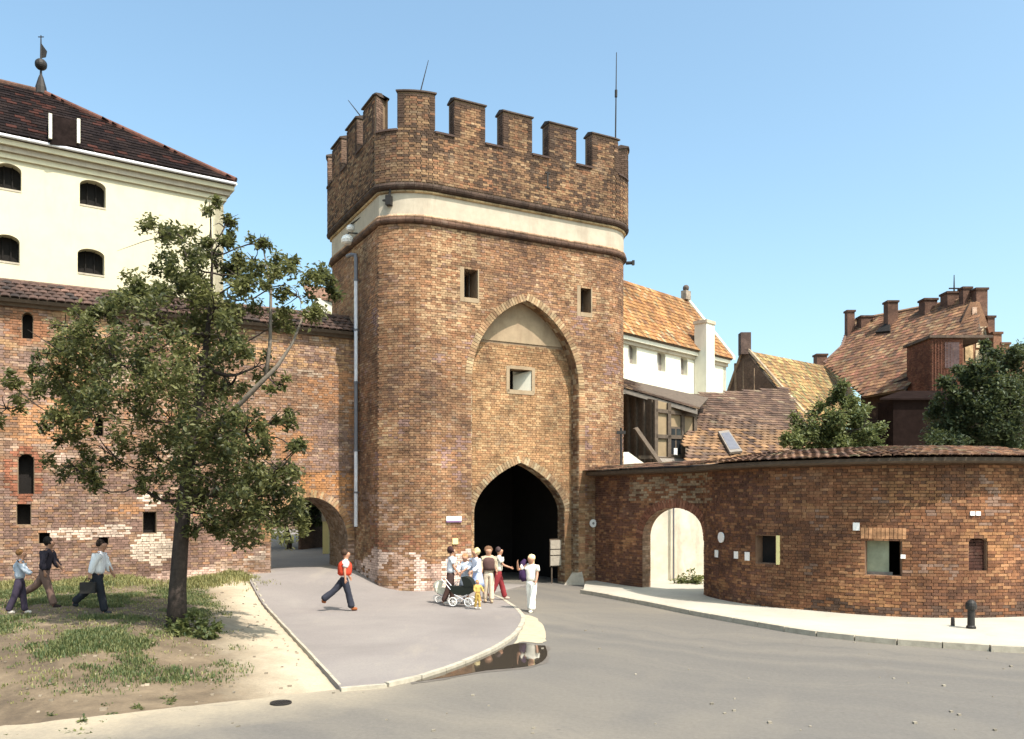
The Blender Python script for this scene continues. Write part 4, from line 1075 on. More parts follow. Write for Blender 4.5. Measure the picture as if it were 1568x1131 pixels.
# ------------------------------------------------------------------ background buildings
def dirv(deg): return Vector((cos(radians(deg)), sin(radians(deg)), 0))
# pale granary behind the town wall
M['tile_black'] = mat_tint('blackened_roof_tile', stain=0.2, pale=0.0, fine=6, stain_col=(.01, .008, .008), rough=1.0)
M['tile_black'].node_tree.nodes['Principled BSDF'].inputs['Specular IOR Level'].default_value = 0.08
GD = dirv(34.2); GB = Vector((-GD.y, GD.x, 0)); GC = Vector((-14.35, 42.0, 0)); GE = 19.1
gp = Path([(GC - GD * 22).to_2d(), GC.to_2d()], s0=-22.0)
granary = empty('granary', GC - GD * 11 + Vector((0, 0, 0.5)), 'tall pale yellow granary with small arched windows and dark hipped roof', 'building')
def gs(px): return gp.find_px(px, 0, -22, 0)
def gop(x0, x1, y0, y1):
    a, b = gs(x0), gs(x1); Y = gp.at((a + b) / 2, 0).y
    zt = CAMZ + (HY - y0) / F * Y; zb = CAMZ + (HY - y1) / F * Y
    return Opening(a, b, zb, zt - 0.28, zt, 'round')
GO = [gop(122, 162, 276, 315), gop(119, 160, 381, 419), gop(-6, 33, 250, 289), gop(-8, 30, 359, 400)]
slab(gp, -22, 0, 0.5, GE - 0.9, GO, 0, -0.55).build('wall', M['stucco'], granary)
b = MB(); b.prism([GC + Vector((0, 0, .5)), GC + GB * 12 + Vector((0, 0, .5)), GC + GB * 12 + Vector((0, 0, GE - .9)), GC + Vector((0, 0, GE - .9))], -GD * 0.5); b.build('side_wall', M['stucco'], granary)
for o in GO:
    b = MB(); b.prism([gp.at(o.a - .1, o.bot - .1, -0.5), gp.at(o.b + .1, o.bot - .1, -0.5), gp.at(o.b + .1, o.apex + .1, -0.5), gp.at(o.a - .1, o.apex + .1, -0.5)], GB * 0.05); w = b.build('window', M['dark_in'], granary)
    for k in (1, 2):
        b = MB(); q = lerp(o.a, o.b, k / 3); b.tube([gp.at(q, o.bot, -0.42), gp.at(q, o.top(q), -0.42)], 0.035, 4); b.build('window_bar', M['dark_in'], w)
    b = MB(); b.prism([gp.at(o.a - .0, o.bot - .08, .02), gp.at(o.b + .0, o.bot - .08, .02), gp.at(o.b + .0, o.bot, .02), gp.at(o.a - .0, o.bot, .02)], GB * 0.3); b.build('window_sill', M['plaster'], w)
# stepped cornice and gutter
for k, (o0, za, zb_) in enumerate(((0.12, GE - 0.9, GE - 0.66), (0.26, GE - 0.65, GE - 0.42), (0.42, GE - 0.41, GE - 0.18))):
    b = MB(); b.prism([GC + GD * o0 - GB * o0 + Vector((0, 0, za)), GC + GD * o0 + GB * 12 + Vector((0, 0, za)), GC - GD * 22 + GB * 12 + Vector((0, 0, za)), GC - GD * 22 - GB * o0 + Vector((0, 0, za))], Vector((0, 0, zb_ - za))); b.build('cornice', M['stucco' if k != 1 else 'plaster'], granary)
b = MB(); b.prism([GC + GD * .42 - GB * .42 + Vector((0, 0, GE - .19)), GC + GD * .42 + GB * 12 + Vector((0, 0, GE - .19)), GC - GD * 22 + GB * 12 + Vector((0, 0, GE - .19)), GC - GD * 22 - GB * .42 + Vector((0, 0, GE - .19))], Vector((0, 0, .2))); b.build('eaves_board', M['wood'], granary)
e0 = GC - GD * 22 - GB * 0.55 + Vector((0, 0, GE - .1)); e1 = GC + GD * 0.45 - GB * 0.55 + Vector((0, 0, GE - .1)); e2 = e1 + GB * 13.2
b = MB(); b.tube([e0, e1], 0.075, 8); b.tube([e1, e2], 0.075, 8); b.build('gutter', M['zinc'], granary)
apex = GC - GD * 7.43 + GB * 6 + Vector((0, 0, 24.0)); ridge_l = GC - GD * 22 + GB * 6 + Vector((0, 0, 24.0))
ev = Vector((0, 0, 0.12)); PAL_G = [((0.018, 0.012, 0.011), 5), ((0.013, 0.009, 0.009), 4), ((0.045, 0.018, 0.014), 1.5)]
tiled_poly(granary, [e0 + ev, e1 + ev, apex, ridge_l], M['tile_black'], PAL_G, 0.42, 0.42, seed=8, n_ind=0)
tiled_poly(granary, [e1 + ev, e2 + ev, apex], M['tile_black'], PAL_G, 0.5, 0.5, seed=9, n_ind=0)
b = MB(); b.tube([e1 + ev * 1.5, apex + Vector((0, 0, .06))], 0.14, 8, (0.12, 0.05, 0.035)); b.tube([ridge_l, apex + Vector((0, 0, .05))], 0.14, 8, (0.13, 0.07, 0.05)); b.build('ridge_tiles', M['tile_dark'], granary)
def ray_plane(px, py, p0, n, up=0.0):
    d = Vector(((px - CX) / F, 1, (HY - py) / F)); o_ = Vector((0, 0, CAMZ)); return o_ + d * (((p0 + n * up) - o_).dot(n) / d.dot(n))
dq = []                                                # flat-fronted dormer standing on the slope, pale corner posts
for px, y0, y1 in ((76, 174, 212), (119, 182, 219)):
    q = ray_plane(px, y1, e0 + Vector((0, 0, .12)), (e1 - e0).cross(apex - e0).normalized(), .1) - GB * .25
    zt_ = CAMZ + (HY - y0) / F * q.y; dq.append((q, zt_)); b = MB(); b.box((q.x, q.y, (q.z - .1 + zt_) / 2), GD * 0.065, -GB * 0.065, Vector((0, 0, (zt_ - q.z + .1) / 2))); b.build('dormer_post', M['white_wall'], granary)
(qa, za_), (qb, zb2) = dq; b = MB(); b.prism([qa + GB * .05 - Vector((0, 0, .3)), qb + GB * .05 - Vector((0, 0, .3)), Vector((qb.x, qb.y, zb2 - .05)) + GB * .05, Vector((qa.x, qa.y, za_ - .05)) + GB * .05], GB * 2.2, (0.018, 0.012, 0.011)); b.build('dormer', M['tile_black'], granary)
fin = MB(); fb = apex + Vector((0, 0, 0.0))
fin.lathe(fb, [(0.3, -0.1), (0.26, 0.25), (0.12, 0.75), (0.06, 0.9), (0.05, 1.15)], 10); fin.ball(fb + Vector((0, 0, 1.42)), 0.29, 10)
fin.tube([fb + Vector((0, 0, 1.6)), fb + Vector((0, 0, 2.9))], [0.05, 0.025], 6)
fin.build('spire', M['iron'], granary)
b = MB(); b.prism([fb + Vector((0.02, 0, 1.75)), fb + Vector((0.24, 0, 1.8)), fb + Vector((0.3, 0, 2.1)), fb + Vector((0.12, 0, 2.35)), fb + Vector((0.02, 0, 2.5))], Vector((0, 0.03, 0))); b.build('weather_vane', M['iron'], granary)
b = MB(); b.tube([fb + Vector((-.14, 0, 2.82)), fb + Vector((.14, 0, 2.82))], 0.025, 5); b.build('spire_cross', M['iron'], granary)

# small whitewashed house seen over the wall beside the tower
hw = empty('small_house', P(500, 700, 44), 'small grey white house end between tree and tower, above the wall coping', 'building')
b = MB(); c0 = P(484, 490, 44); c1 = P(530, 490, 46.5)
for a_, b_ in ((c0, c1),): b.prism([Vector((a_.x, a_.y, 1)), Vector((b_.x, b_.y, 1)), Vector((b_.x, b_.y, 14.3)), Vector((a_.x, a_.y, 13.9))], Vector((-2, 5, 0)))
b.build('wall', M['white_wall'], hw)
b = MB(); lay_ = Vector((c1.x - c0.x, c1.y - c0.y, 0)).normalized(); f_ = Vector((lay_.y, -lay_.x, 0)) * .15; b.prism([Vector((c0.x, c0.y, .5)) + f_ - lay_ * 1.5, Vector((c1.x, c1.y, .5)) + f_ + lay_ * 1.5, Vector((c1.x, c1.y, 9.0)) + f_ + lay_ * 1.5, Vector((c0.x, c0.y, 9.0)) + f_ - lay_ * 1.5], -f_ * .9, (.12, .075, .055)); b.build('brick_base', M['brick_b'], hw)
b = MB(); b.prism([Vector((c0.x - .3, c0.y - .3, 13.9)), Vector((c1.x + .3, c1.y - .3, 14.3)), Vector((c1.x - .8, c1.y + 2.5, 15.6)), Vector((c0.x - 1.3, c0.y + 2.5, 15.2))], Vector((0, 0, -.12)), (0.2, 0.11, 0.07)); b.build('roof', M['tile_dark'], hw)

# orange-roofed white house right of the tower
OD = dirv(46.3); OB = Vector((-OD.y, OD.x, 0)); OC = Vector((13.95, 55.0, 0)); OE = 12.55
oh = empty('white_house', OC - OD * 8, 'white house with steep orange tiled roof and tall white chimney beside the tower', 'building')
op_ = Path([(OC - OD * 18).to_2d(), OC.to_2d()], s0=-18.0)
def osx(px): return op_.find_px(px, 0, -18, 0)
OO = []
for x0, x1, y0, y1 in ((962, 975, 527, 557), (1006, 1019, 538, 568), (1042, 1053, 546, 574)):
    a, b_ = osx(x0), osx(x1); Y = op_.at((a + b_) / 2, 0).y
    OO.append(Opening(a, b_, CAMZ + (HY - y1) / F * Y, CAMZ + (HY - y0) / F * Y - 0.2, CAMZ + (HY - y0) / F * Y, 'round'))
slab(op_, -18, 0, 0, OE, OO, 0, -0.45).build('wall', M['white_wall'], oh)
for o in OO:
    b = MB(); b.prism([op_.at(o.a - .1, o.bot - .1, -.3), op_.at(o.b + .1, o.bot - .1, -.3), op_.at(o.b + .1, o.apex + .1, -.3), op_.at(o.a - .1, o.apex + .1, -.3)], OB * 0.05); w = b.build('window', M['wood_grey'], oh)
    b = MB(); b.tube([op_.at(o.mid, o.bot, -.26), op_.at(o.mid, o.apex, -.26)], .03, 4); b.build('window_bar', M['white_paint'], w)
for k, (o0, za, zb_) in enumerate(((0.12, OE - .5, OE - .3), (0.28, OE - .29, OE - .02))):
    b = MB(); b.prism([OC + OD * .05 - OB * o0 + Vector((0, 0, za)), OC - OD * 18 - OB * o0 + Vector((0, 0, za)), OC - OD * 18 + Vector((0, 0, za)), OC + OD * .05 + Vector((0, 0, za))][::-1], Vector((0, 0, zb_ - za))); b.build('cornice', M['white_wall' if k else 'plaster'], oh)
PAL_O = [((0.34, 0.165, 0.06), 5), ((0.29, 0.13, 0.05), 3), ((0.38, 0.21, 0.085), 3), ((0.24, 0.12, 0.06), 1), ((0.36, 0.27, 0.15), .8)]
rE0 = OC - OD * 18 - OB * .4 + Vector((0, 0, OE)); rE1 = OC + OD * .15 - OB * .4 + Vector((0, 0, OE)); rR1 = OC + OD * .15 + OB * 3.06 + Vector((0, 0, 16.9)); rR0 = rR1 - OD * 18.15
tiled_poly(oh, [rE0, rE1, rR1, rR0], M['tile'], PAL_O, 0.26, 0.34, seed=12, n_ind=0)
b = MB(); b.prism([OC + Vector((0, 0, 0)), OC + OB * 6.1, OC + OB * 6.1 + Vector((0, 0, OE)), OC + OB * 3.06 + Vector((0, 0, 16.8)), OC + Vector((0, 0, OE))], -OD * .4); b.build('gable_wall', M['white_wall'], oh)
b = MB(); b.prism([rE1, rE1 + OD * .3, rR1 + OD * .3, rR1], Vector((0, 0, .22)), (1, 1, 1)); b.build('verge_coping', M['white_wall'], oh)
b = MB(); b.prism([rR0 + OB * .02, rR1 + OB * .02, rR1 + OB * 3 + Vector((0, 0, -4.2)), rR0 + OB * 3 + Vector((0, 0, -4.2))][::-1], Vector((0, 0, -.1)), (.3, .14, .07)); b.build('rear_slope', M['tile'], oh)
t_ = rR1 + Vector((0, 0, .1)) - OD * .1; b = MB(); b.box(t_ + Vector((0, 0, .25)), OD * .3, OB * .2, Vector((0, 0, .3)), (.3, .25, .2)); b.ball(t_ + Vector((0, 0, .75)), .22, 8, (.1, .08, .07)); b.build('gable_finial', M['tile_dark'], oh)
# tall white chimney in front of the eaves
q_ = osx(1069); cw = op_.at(q_, 0, 0.45)
b = MB(); zt = CAMZ + (HY - 497) / F * cw.y; b.box((cw.x, cw.y, (6 + zt) / 2), OD * 0.48, -OB * .42, Vector((0, 0, (zt - 6) / 2))); ch = b.build('chimney', M['white_wall'], oh)
b = MB(); b.box((cw.x, cw.y, zt + .1), OD * 0.54, -OB * .48, Vector((0, 0, .1))); b.build('chimney_cap', M['plaster'], ch)

# long low shed roof and half-timbered lean-to
shed = empty('old_shed', (7.5, 39, 0), 'old half-timbered shed with broad sagging brown tiled roof behind the bastion', 'shed')
PAL_S = [((0.13, 0.078, 0.055), 5), ((0.10, 0.062, 0.046), 4), ((0.165, 0.105, 0.07), 3), ((0.2, 0.15, 0.1), .6)]
e0, e1 = P(1050, 712, 33.5), P(1255, 712, 36.5); r1, r0 = P(1205, 598, 44.5), P(1050, 604, 41.5)
e1 = P(1260, 712, 35.0)
z_ = e0.z; e0 = Vector((e0.x, e0.y, z_)); e1 = Vector((e1.x, e1.y, z_))
def shz(u, v):
    if v < 4.0 + 0.35 * noise.noise((u * .4, 0, 0)): return ((0.27, 0.155, 0.08), 0.7)
    if v < 5.0: return ((0.2, 0.12, 0.075), 0.4)
a_, u_, n_ = tiled_poly(shed, [e0, e1, r1, r0], M['tile'], PAL_S, 0.34, 0.3, n_ind=300, seed=14, zone=shz, name='roof_tile')
b = MB(); b.prism([r0, r1, r1 + Vector((-1.5, 4, -3)), r0 + Vector((-4, 4, -3))][::-1], Vector((0, 0, -.1)), (.12, .08, .06)); b.build('rear_slope', M['tile'], shed)
b = MB(); b.prism([Vector((e0.x, e0.y + .1, 0)), Vector((e1.x, e1.y + .4, 0)), Vector((e1.x, e1.y + .4, z_ - .05)), Vector((e0.x, e0.y + .1, z_ - .05))], Vector((-.2, .4, 0))); b.build('wall', M['lime_wall'], shed)
b = MB(); b.prism([Vector((e1.x, e1.y + .3, 0)), Vector((r1.x, r1.y, 0)), r1 - Vector((0, 0, .2)), Vector((e1.x, e1.y + .3, z_ - .2))], Vector((-.3, 0, 0))); b.build('end_wall', M['wood_grey'], shed)
# skylight
c_ = P(1116, 671, 37.2); b = MB(); fnp = plane_fn(e0, e1, r0)
sk = []
for px, py in ((1100, 660), (1118, 692), (1137, 690), (1116, 658)):
    # intersect the view of that corner with the roof plane, lifted a little
    d = Vector(((px - CX) / F, 1, (HY - py) / F)); o_ = Vector((0, 0, CAMZ)); t_ = ((e0 + n_ * .22) - o_).dot(n_) / d.dot(n_); sk.append(o_ + d * t_)
b.prism(sk, -n_ * .1); sl = b.build('skylight', M['wood_grey'], shed)
sm = (sk[0] + sk[1] + sk[2] + sk[3]) / 4; b = MB(); b.prism([sm + (p - sm) * .78 + n_ * .01 for p in sk], -n_ * .02); b.build('pane', M['zinc_dark'], sl)

# half-timbered box
HC = P(1003, 700, 36.0); hu = Vector((TU.x, TU.y, 0)); hv = Vector((TV.x, TV.y, 0)); HC.z = 0
lean = empty('timber_annex', HC, 'dark half-timbered annex with cream panels and small window beside the tower', 'annex')
def hz_(py, w): return CAMZ + (HY - py) / F * w.y
fw = 1.0
for k in range(60):
    w = HC + hu * (k * .05)
    if w.x / w.y * F + CX >= 1062: break
fw = k * .05
zlo, zhi = 4.9, hz_(612, HC)
b = MB(); b.prism([HC + Vector((0, 0, 0)), HC + hu * fw, HC + hu * fw + Vector((0, 0, zhi - .3)), HC + Vector((0, 0, zhi))], hv * .15); b.build('wall', M['cream_paint'], lean)
b = MB(); b.prism([HC + hv * 2.6, HC, HC + Vector((0, 0, zhi)), HC + hv * 2.6 + Vector((0, 0, zhi + .6))], hu * .12); b.build('board_side', M['wood'], lean)
def post(a, b_, w_=.09, name='timber', mat='wood'):
    m_ = MB(); d = (b_ - a).normalized(); s_ = d.cross(-hv).normalized(); m_.box((a + b_) / 2 - hv * .03, s_ * w_, -hv * .07, d * ((b_ - a).length / 2)); return m_.build(name, M[mat], lean)
V3 = lambda z: Vector((0, 0, z))
for f_ in (0.0, .33, .68, 1.0): post(HC + hu * fw * f_, HC + hu * fw * f_ + V3(zhi - .3 * f_), .085)
for z in (zlo + .2, zlo + 1.15, zhi - .45): post(HC + V3(z), HC + hu * fw + V3(z - (.1 if z > 7 else 0)), .08)
for k in range(5): post(HC + hv * (.2 + .55 * k) - hu * .02, HC + hv * (.2 + .55 * k) + V3(zhi + .1 * k) - hu * .02, .08)
b = MB(); wc0 = HC + hu * fw * .36 + V3(zlo + .35) - hv * .05; wc1 = HC + hu * fw * .65 + V3(zlo + .35) - hv * .05
b.prism([wc0, wc1, wc1 + V3(1.25), wc0 + V3(1.25)], hv * .04); w_ = b.build('window', M['wood'], lean)
for k in (0, 1):
    b = MB(); a1 = wc0.lerp(wc1, .08 + .48 * k) - hv * .01 + V3(.06); a2 = wc0.lerp(wc1, .44 + .48 * k) - hv * .01 + V3(.06); b.prism([a1, a2, a2 + V3(1.1), a1 + V3(1.1)], hv * .02); b.build('pane', M['glass_dark'], w_)
b = MB(); a1 = wc0.lerp(wc1, .3) - hv * .03 + V3(.02); a2 = wc0.lerp(wc1, .6) - hv * .03 + V3(.02); b.prism([a1, a2, a2 + V3(.3), a1 + V3(.3)], hv * .02); b.build('white_card', M['white_paint'], w_)
b = MB(); b.prism([HC - hv * .35 - hu * .1 + V3(zlo), HC + hu * (fw + .1) - hv * .35 + V3(zlo), HC + hu * (fw + .1) + V3(zlo + .3), HC - hu * .1 + V3(zlo + .3)], V3(-.1), (.2, .15, .1)); b.build('pent_roof', M['wood_grey'], lean)
post(P(972, 655, 35.6), P(1012, 712, 35.2), .09, 'brace')
post(P(978, 700, 35.7), P(998, 700, 35.6), .07)
# annex roof
PAL_A = [((0.15, 0.1, 0.08), 4), ((0.2, 0.14, 0.1), 3), ((0.11, 0.075, 0.06), 3), ((0.3, 0.2, 0.12), 1)]
f0, f1 = P(948, 592, 36.6), P(1068, 627, 36.2); g1, g0 = P(1085, 608, 39.5), P(948, 578, 40.5)
tiled_poly(lean, [f0, f1, g1, g0], M['tile'], PAL_A, 0.28, 0.28, n_ind=0, seed=15)
b = MB(); dd = (f1 - f0).normalized(); b.prism([f0 - V3(.02), f1 - V3(.02), f1 - V3(.2), f0 - V3(.2)][::-1], hv * .06); b.build('fascia_board', M['wood_grey'], lean)

# brick gable house
bh = empty('gable_house', P(1160, 720, 58), 'brick gable house in shade with mossy yellow orange roof behind the shed', 'building')
gl, gr, ga_ = P(1110, 612, 60), P(1200, 612, 56), P(1138, 532, 58.4)
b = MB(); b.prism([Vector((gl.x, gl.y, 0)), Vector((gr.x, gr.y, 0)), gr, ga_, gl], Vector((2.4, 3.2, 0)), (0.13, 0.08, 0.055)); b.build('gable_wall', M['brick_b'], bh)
for px in (1128, 1141, 1158):
    t_ = (px - 1110) / 90; bb = gl.lerp(gr, t_); top_ = lerp(ga_.z, gl.z, abs(px - 1138) / 60) - .4
    b = MB(); b.box((bb.x, bb.y - .08, (6 + top_) / 2), Vector((.14, 0, 0)), Vector((0, -.1, 0)), V3((top_ - 6) / 2), (0.22, 0.15, 0.1)); b.build('pilaster', M['brick_b'], bh)
b = MB(); b.box(ga_ + Vector((.1, 0, .25)), Vector((.35, 0, 0)), Vector((0, -.35, 0)), V3(.75), (.09, .06, .05)); b.build('pinnacle', M['brick_b'], bh)
PAL_M = [((0.33, 0.19, 0.08), 4), ((0.27, 0.15, 0.065), 3), ((0.35, 0.27, 0.11), 3), ((0.22, 0.2, 0.09), 1.5), ((0.15, 0.1, 0.06), 1)]
h0, h1, h2, h3 = P(1238, 650, 55.0), P(1310, 650, 66), P(1290, 572, 70), P(1146, 538, 58.2)
bn = (P(1330, 652, 67) - P(1238, 652, 54.5)).cross(P(1146, 538, 58.2) - P(1238, 652, 54.5)).normalized(); B0 = P(1238, 652, 54.5)
tiled_poly(bh, [ray_plane(x, y, B0, bn) for x, y in ((1238, 652), (1330, 652), (1300, 590), (1270, 562), (1146, 538))], M['tile'], PAL_M, 0.3, 0.36, n_ind=0, seed=16)
b = MB(); b.tube([gr + Vector((2.0, -.5, -1.8)), ga_ + Vector((.1, -.1, .1))], .13, 6, (.42, .32, .22)); b.tube([gl, ga_ + Vector((0, -.1, .05))], .1, 6, (.3, .2, .13)); b.build('verge_tiles', M['tile'], bh)
b = MB(); a0 = P(1236, 656, 55); a1 = P(1330, 656, 67); b.prism([Vector((gr.x, gr.y, 0)), Vector((a1.x, a1.y, 0)), a1, Vector((gr.x + 1, gr.y, 8.0))], Vector((0, 2, 0)), (.12, .08, .06)); b.build('wall', M['brick_b'], bh)

# large brick house with chimneys and stepped gable
BHY = 66.0
big = empty('brick_mansion', P(1400, 760, BHY), 'large old brick house with patched brown roof, chimneys and turret gable at right', 'building')
R0, R1 = P(1302, 492, 76), P(1492, 456, 64); E0, E1 = P(1268, 560, 73), P(1425, 545, 60)
PAL_H = [((0.24, 0.12, 0.065), 4), ((0.28, 0.155, 0.08), 3), ((0.19, 0.095, 0.055), 3), ((0.3, 0.2, 0.11), 1.2), ((0.13, 0.075, 0.05), 1.2), ((0.27, 0.12, 0.075), 2)]
# main slope: roof plane through ridge and eave, then its photo outline intersected with that plane
pn = (R1 - R0).cross(P(1340, 603, 62.0) - R0).normalized()
if pn.z < 0: pn = -pn
def onpl(px, py, up=0.0):
    d = Vector(((px - CX) / F, 1, (HY - py) / F)); o_ = Vector((0, 0, CAMZ)); return o_ + d * (((R0 + pn * up) - o_).dot(pn) / d.dot(pn))
outl = [onpl(x, y) for x, y in ((1322, 607), (1385, 596), (1432, 538), (1505, 520), (1490, 456), (1302, 492), (1290, 530), (1262, 556))]
tiled_poly(big, outl, M['tile'], PAL_H, 0.36, 0.42, n_ind=0, seed=17)
b = MB(); b.tube([onpl(1302, 492), onpl(1490, 456)], .18, 6, (.3, .18, .11)); b.tube([onpl(1302, 492), onpl(1290, 530), onpl(1262, 556)], .16, 6, (.2, .12, .09)); b.build('ridge_tiles', M['tile'], big)
def stack(px, y0, y1, Y, w, d=None, col=(0.12, 0.065, 0.045), name='chimney', deep=0):
    c = P(px, y1, Y); zt = CAMZ + (HY - y0) / F * Y; zb = c.z - 1.2; d = d or w
    m_ = MB(); m_.box((c.x, c.y, (zt + zb) / 2), Vector((w, 0, 0)), Vector((0, -d, 0)), V3((zt - zb) / 2), col)
    m_.box((c.x, c.y, zt + .06), Vector((w + .08, 0, 0)), Vector((0, -d - .08, 0)), V3(.08), tuple(x * .6 for x in col)); return m_.build(name, M['brick_b'], big)
stack(1301, 478, 515, 74, .32); stack(1364, 464, 492, 70, .42); stack(1421, 461, 470, 67.5, .5)
stack(1456, 451, 468, 66, .55); stack(1478, 443, 478, 64.5, .32); stack(1497, 446, 480, 64, .42, .6); stack(1515, 487, 520, 63, .26)
stack(1256, 545, 560, 75, .45); stack(1324, 487, 492, 73.5, .5); stack(1340, 492, 495, 73, .3)
# open dark dormer
dd = [onpl(x, y, .25) for x, y in ((1340, 508), (1362, 506), (1362, 490))]; b = MB(); b.prism(dd, -pn * .3, (.05, .035, .03)); b.build('dormer', M['dark_in'], big)
# gable wall on the right, lit brick and plaster panels
gw = [P(x, y, 62) for x, y in ((1440, 690), (1540, 690), (1540, 560), (1528, 520), (1514, 500), (1500, 462), (1486, 462), (1462, 515), (1440, 520))]
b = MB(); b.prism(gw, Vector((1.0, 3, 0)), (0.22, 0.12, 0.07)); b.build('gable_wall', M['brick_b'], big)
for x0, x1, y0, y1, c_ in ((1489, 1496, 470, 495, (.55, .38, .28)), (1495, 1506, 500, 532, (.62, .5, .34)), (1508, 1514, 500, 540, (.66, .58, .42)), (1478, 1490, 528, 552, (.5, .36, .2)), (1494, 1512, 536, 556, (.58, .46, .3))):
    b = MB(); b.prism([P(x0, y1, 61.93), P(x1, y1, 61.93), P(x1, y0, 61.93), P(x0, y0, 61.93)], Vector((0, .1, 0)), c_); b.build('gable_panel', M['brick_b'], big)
b = MB(); b.prism([P(x, y, 61.6) for x, y in ((1528, 560), (1560, 560), (1556, 545), (1540, 530), (1530, 525), (1518, 500), (1512, 500))], Vector((0, .6, 0)), (.22, .1, .06)); b.build('side_gable', M['brick_b'], big)
# turret wing
tw = P(1426, 700, 56); b = MB(); zt = CAMZ + (HY - 518) / F * 57
wl_, wr_ = P(1426, 700, 57), P(1474, 700, 57)
b.abox(wl_.x, wr_.x, 57, 60.5, 2, zt, (0.12, 0.05, 0.032)); b.build('turret', M['brick_b'], big)
lay_bricks(big, Path([(wl_.x, 60.5), (wl_.x, 57), (wr_.x + .02, 57)]), 0, 3.5 + wr_.x - wl_.x, 5.0, zt - .05, lambda z: [], 0.0, M['brick_b'], [((.2, .085, .055), 3), ((.15, .06, .04), 3), ((.26, .13, .08), 2), ((.1, .05, .035), 1)], n_ind=0, rng=random.Random(71))
b = MB(); b.abox(wl_.x - .2, P(1518, 0, 57).x, 56.8, 60.7, zt + .02, zt + .2, (.09, .065, .05)); b.build('turret_cornice', M['brick_b'], big)
b = MB(); b.abox(wl_.x + .9, wr_.x - .25, 56.95, 57.2, zt - 2.0, zt - .25, (.09, .06, .06)); b.build('turret_panel', M['brick_b'], big)
# lower walls: shade put into near-black colour, on an added block in front
M['shade_dark'] = mat_plain('shade_dark', (.014, .009, .008), 1.0, .4, 2.0, bump=.3, spec=.02)
b = MB(); b.abox(P(1352, 0, 56).x, P(1505, 0, 56).x, 54.5, 56.8, 0, CAMZ + (HY - 612) / F * 55, (.028, .018, .014)); b.build('shade_block', M['shade_dark'], big)
b = MB(); b.prism([Vector((P(1349, 0, 54).x, 54.2, CAMZ + (HY - 612) / F * 55)), Vector((P(1508, 0, 54).x, 54.2, CAMZ + (HY - 612) / F * 55)), Vector((P(1500, 0, 57).x, 57, CAMZ + (HY - 598) / F * 57)), Vector((P(1380, 0, 57).x, 57, CAMZ + (HY - 598) / F * 57))], V3(-.1), (.045, .03, .022)); b.build('shade_block_top', M['shade_dark'], big)
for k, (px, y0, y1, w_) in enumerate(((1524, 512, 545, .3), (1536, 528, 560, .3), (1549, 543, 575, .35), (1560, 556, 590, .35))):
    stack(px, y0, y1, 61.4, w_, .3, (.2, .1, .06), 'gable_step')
b = MB(); b.prism([Vector((P(1318, 700, 64).x, 64, 0)), Vector((P(1430, 700, 58.5).x, 58.5, 0)), Vector((P(1430, 700, 58.5).x, 58.5, CAMZ + (HY - 560) / F * 58.5)), Vector((P(1318, 700, 64).x, 64, CAMZ + (HY - 606) / F * 64))], Vector((2, 3, 0)), (.03, .018, .014)); b.build('wall', M['brick_b'], big)  # near-black tint holds the wall's shade
b = MB(); b.abox(P(1430, 0, 57).x, P(1580, 0, 57).x, 57.4, 61, 0, CAMZ + (HY - 585) / F * 57.4, (.035, .02, .016)); b.build('lower_wall', M['brick_b'], big)  # shade put into the tint here too
fin = MB(); fb = P(1461, 462, 65.8); fin.tube([fb - V3(.6), fb + V3(2.1)], [.1, .03], 6); fin.ball(fb + V3(.1), .22, 8); fin.tube([fb + V3(1.05) - Vector((.4, 0, 0)), fb + V3(1.05) + Vector((.4, 0, 0))], .06, 5)
fin.build('finial', M['iron'], big)

# whitewashed gable behind the side gate, mast, yard wall
yg = MB(); w0 = P(922, 722, 34.9); w1 = P(1004, 722, 35.6); wa = P(957, 692, 35.2)
yg.prism([Vector((w0.x, w0.y, 0)), Vector((w1.x, w1.y, 0)), w1, wa + Vector((.15, 0, 0)), wa - Vector((.1, 0, 0)), w0], Vector((-.15, .35, 0)))
tag(yg.build('whitewashed_gable', M['white_wall']), 'low whitewashed gable top standing just right of the tower', 'wall')
yw = MB(); a0, a1 = Vector((4.75, 33.95, 0)), Vector((9.8, 33.1, 0))
yw.prism([a0, a1, a1 + V3(4.1), a0 + V3(4.1)], Vector((.2, .35, 0)))
yard = yw.build('courtyard_wall', M['lime_wall']); tag(yard, 'flaking whitewashed wall seen through the arched side gate', 'wall')
b = MB(); q = a0.lerp(a1, .33) + Vector((0, -.14, 0)); b.tube([q + V3(.1), q + V3(4.0)], .035, 8); tag(b.build('wall_pipe', M['zinc_dark']), 'slim grey pipe running up the whitewashed wall behind the side gate', 'pipe')
ms = empty('iron_mast', P(951, 725, 32.2), 'thin dark iron mast with small crossbar rising from the wall coping', 'mast')
c_ = P(951, 740, 32.0); b = MB(); b.tube([c_, Vector((c_.x, c_.y, CAMZ + (HY - 655) / F * c_.y))], .045, 6); b.build('pole', M['iron'], ms)
c2 = Vector((c_.x, c_.y, CAMZ + (HY - 662) / F * c_.y)); b = MB(); b.box(c2, Vector((.17, 0, 0)), Vector((0, -.05, 0)), V3(.06)); b.build('crossbar', M['iron'], ms)

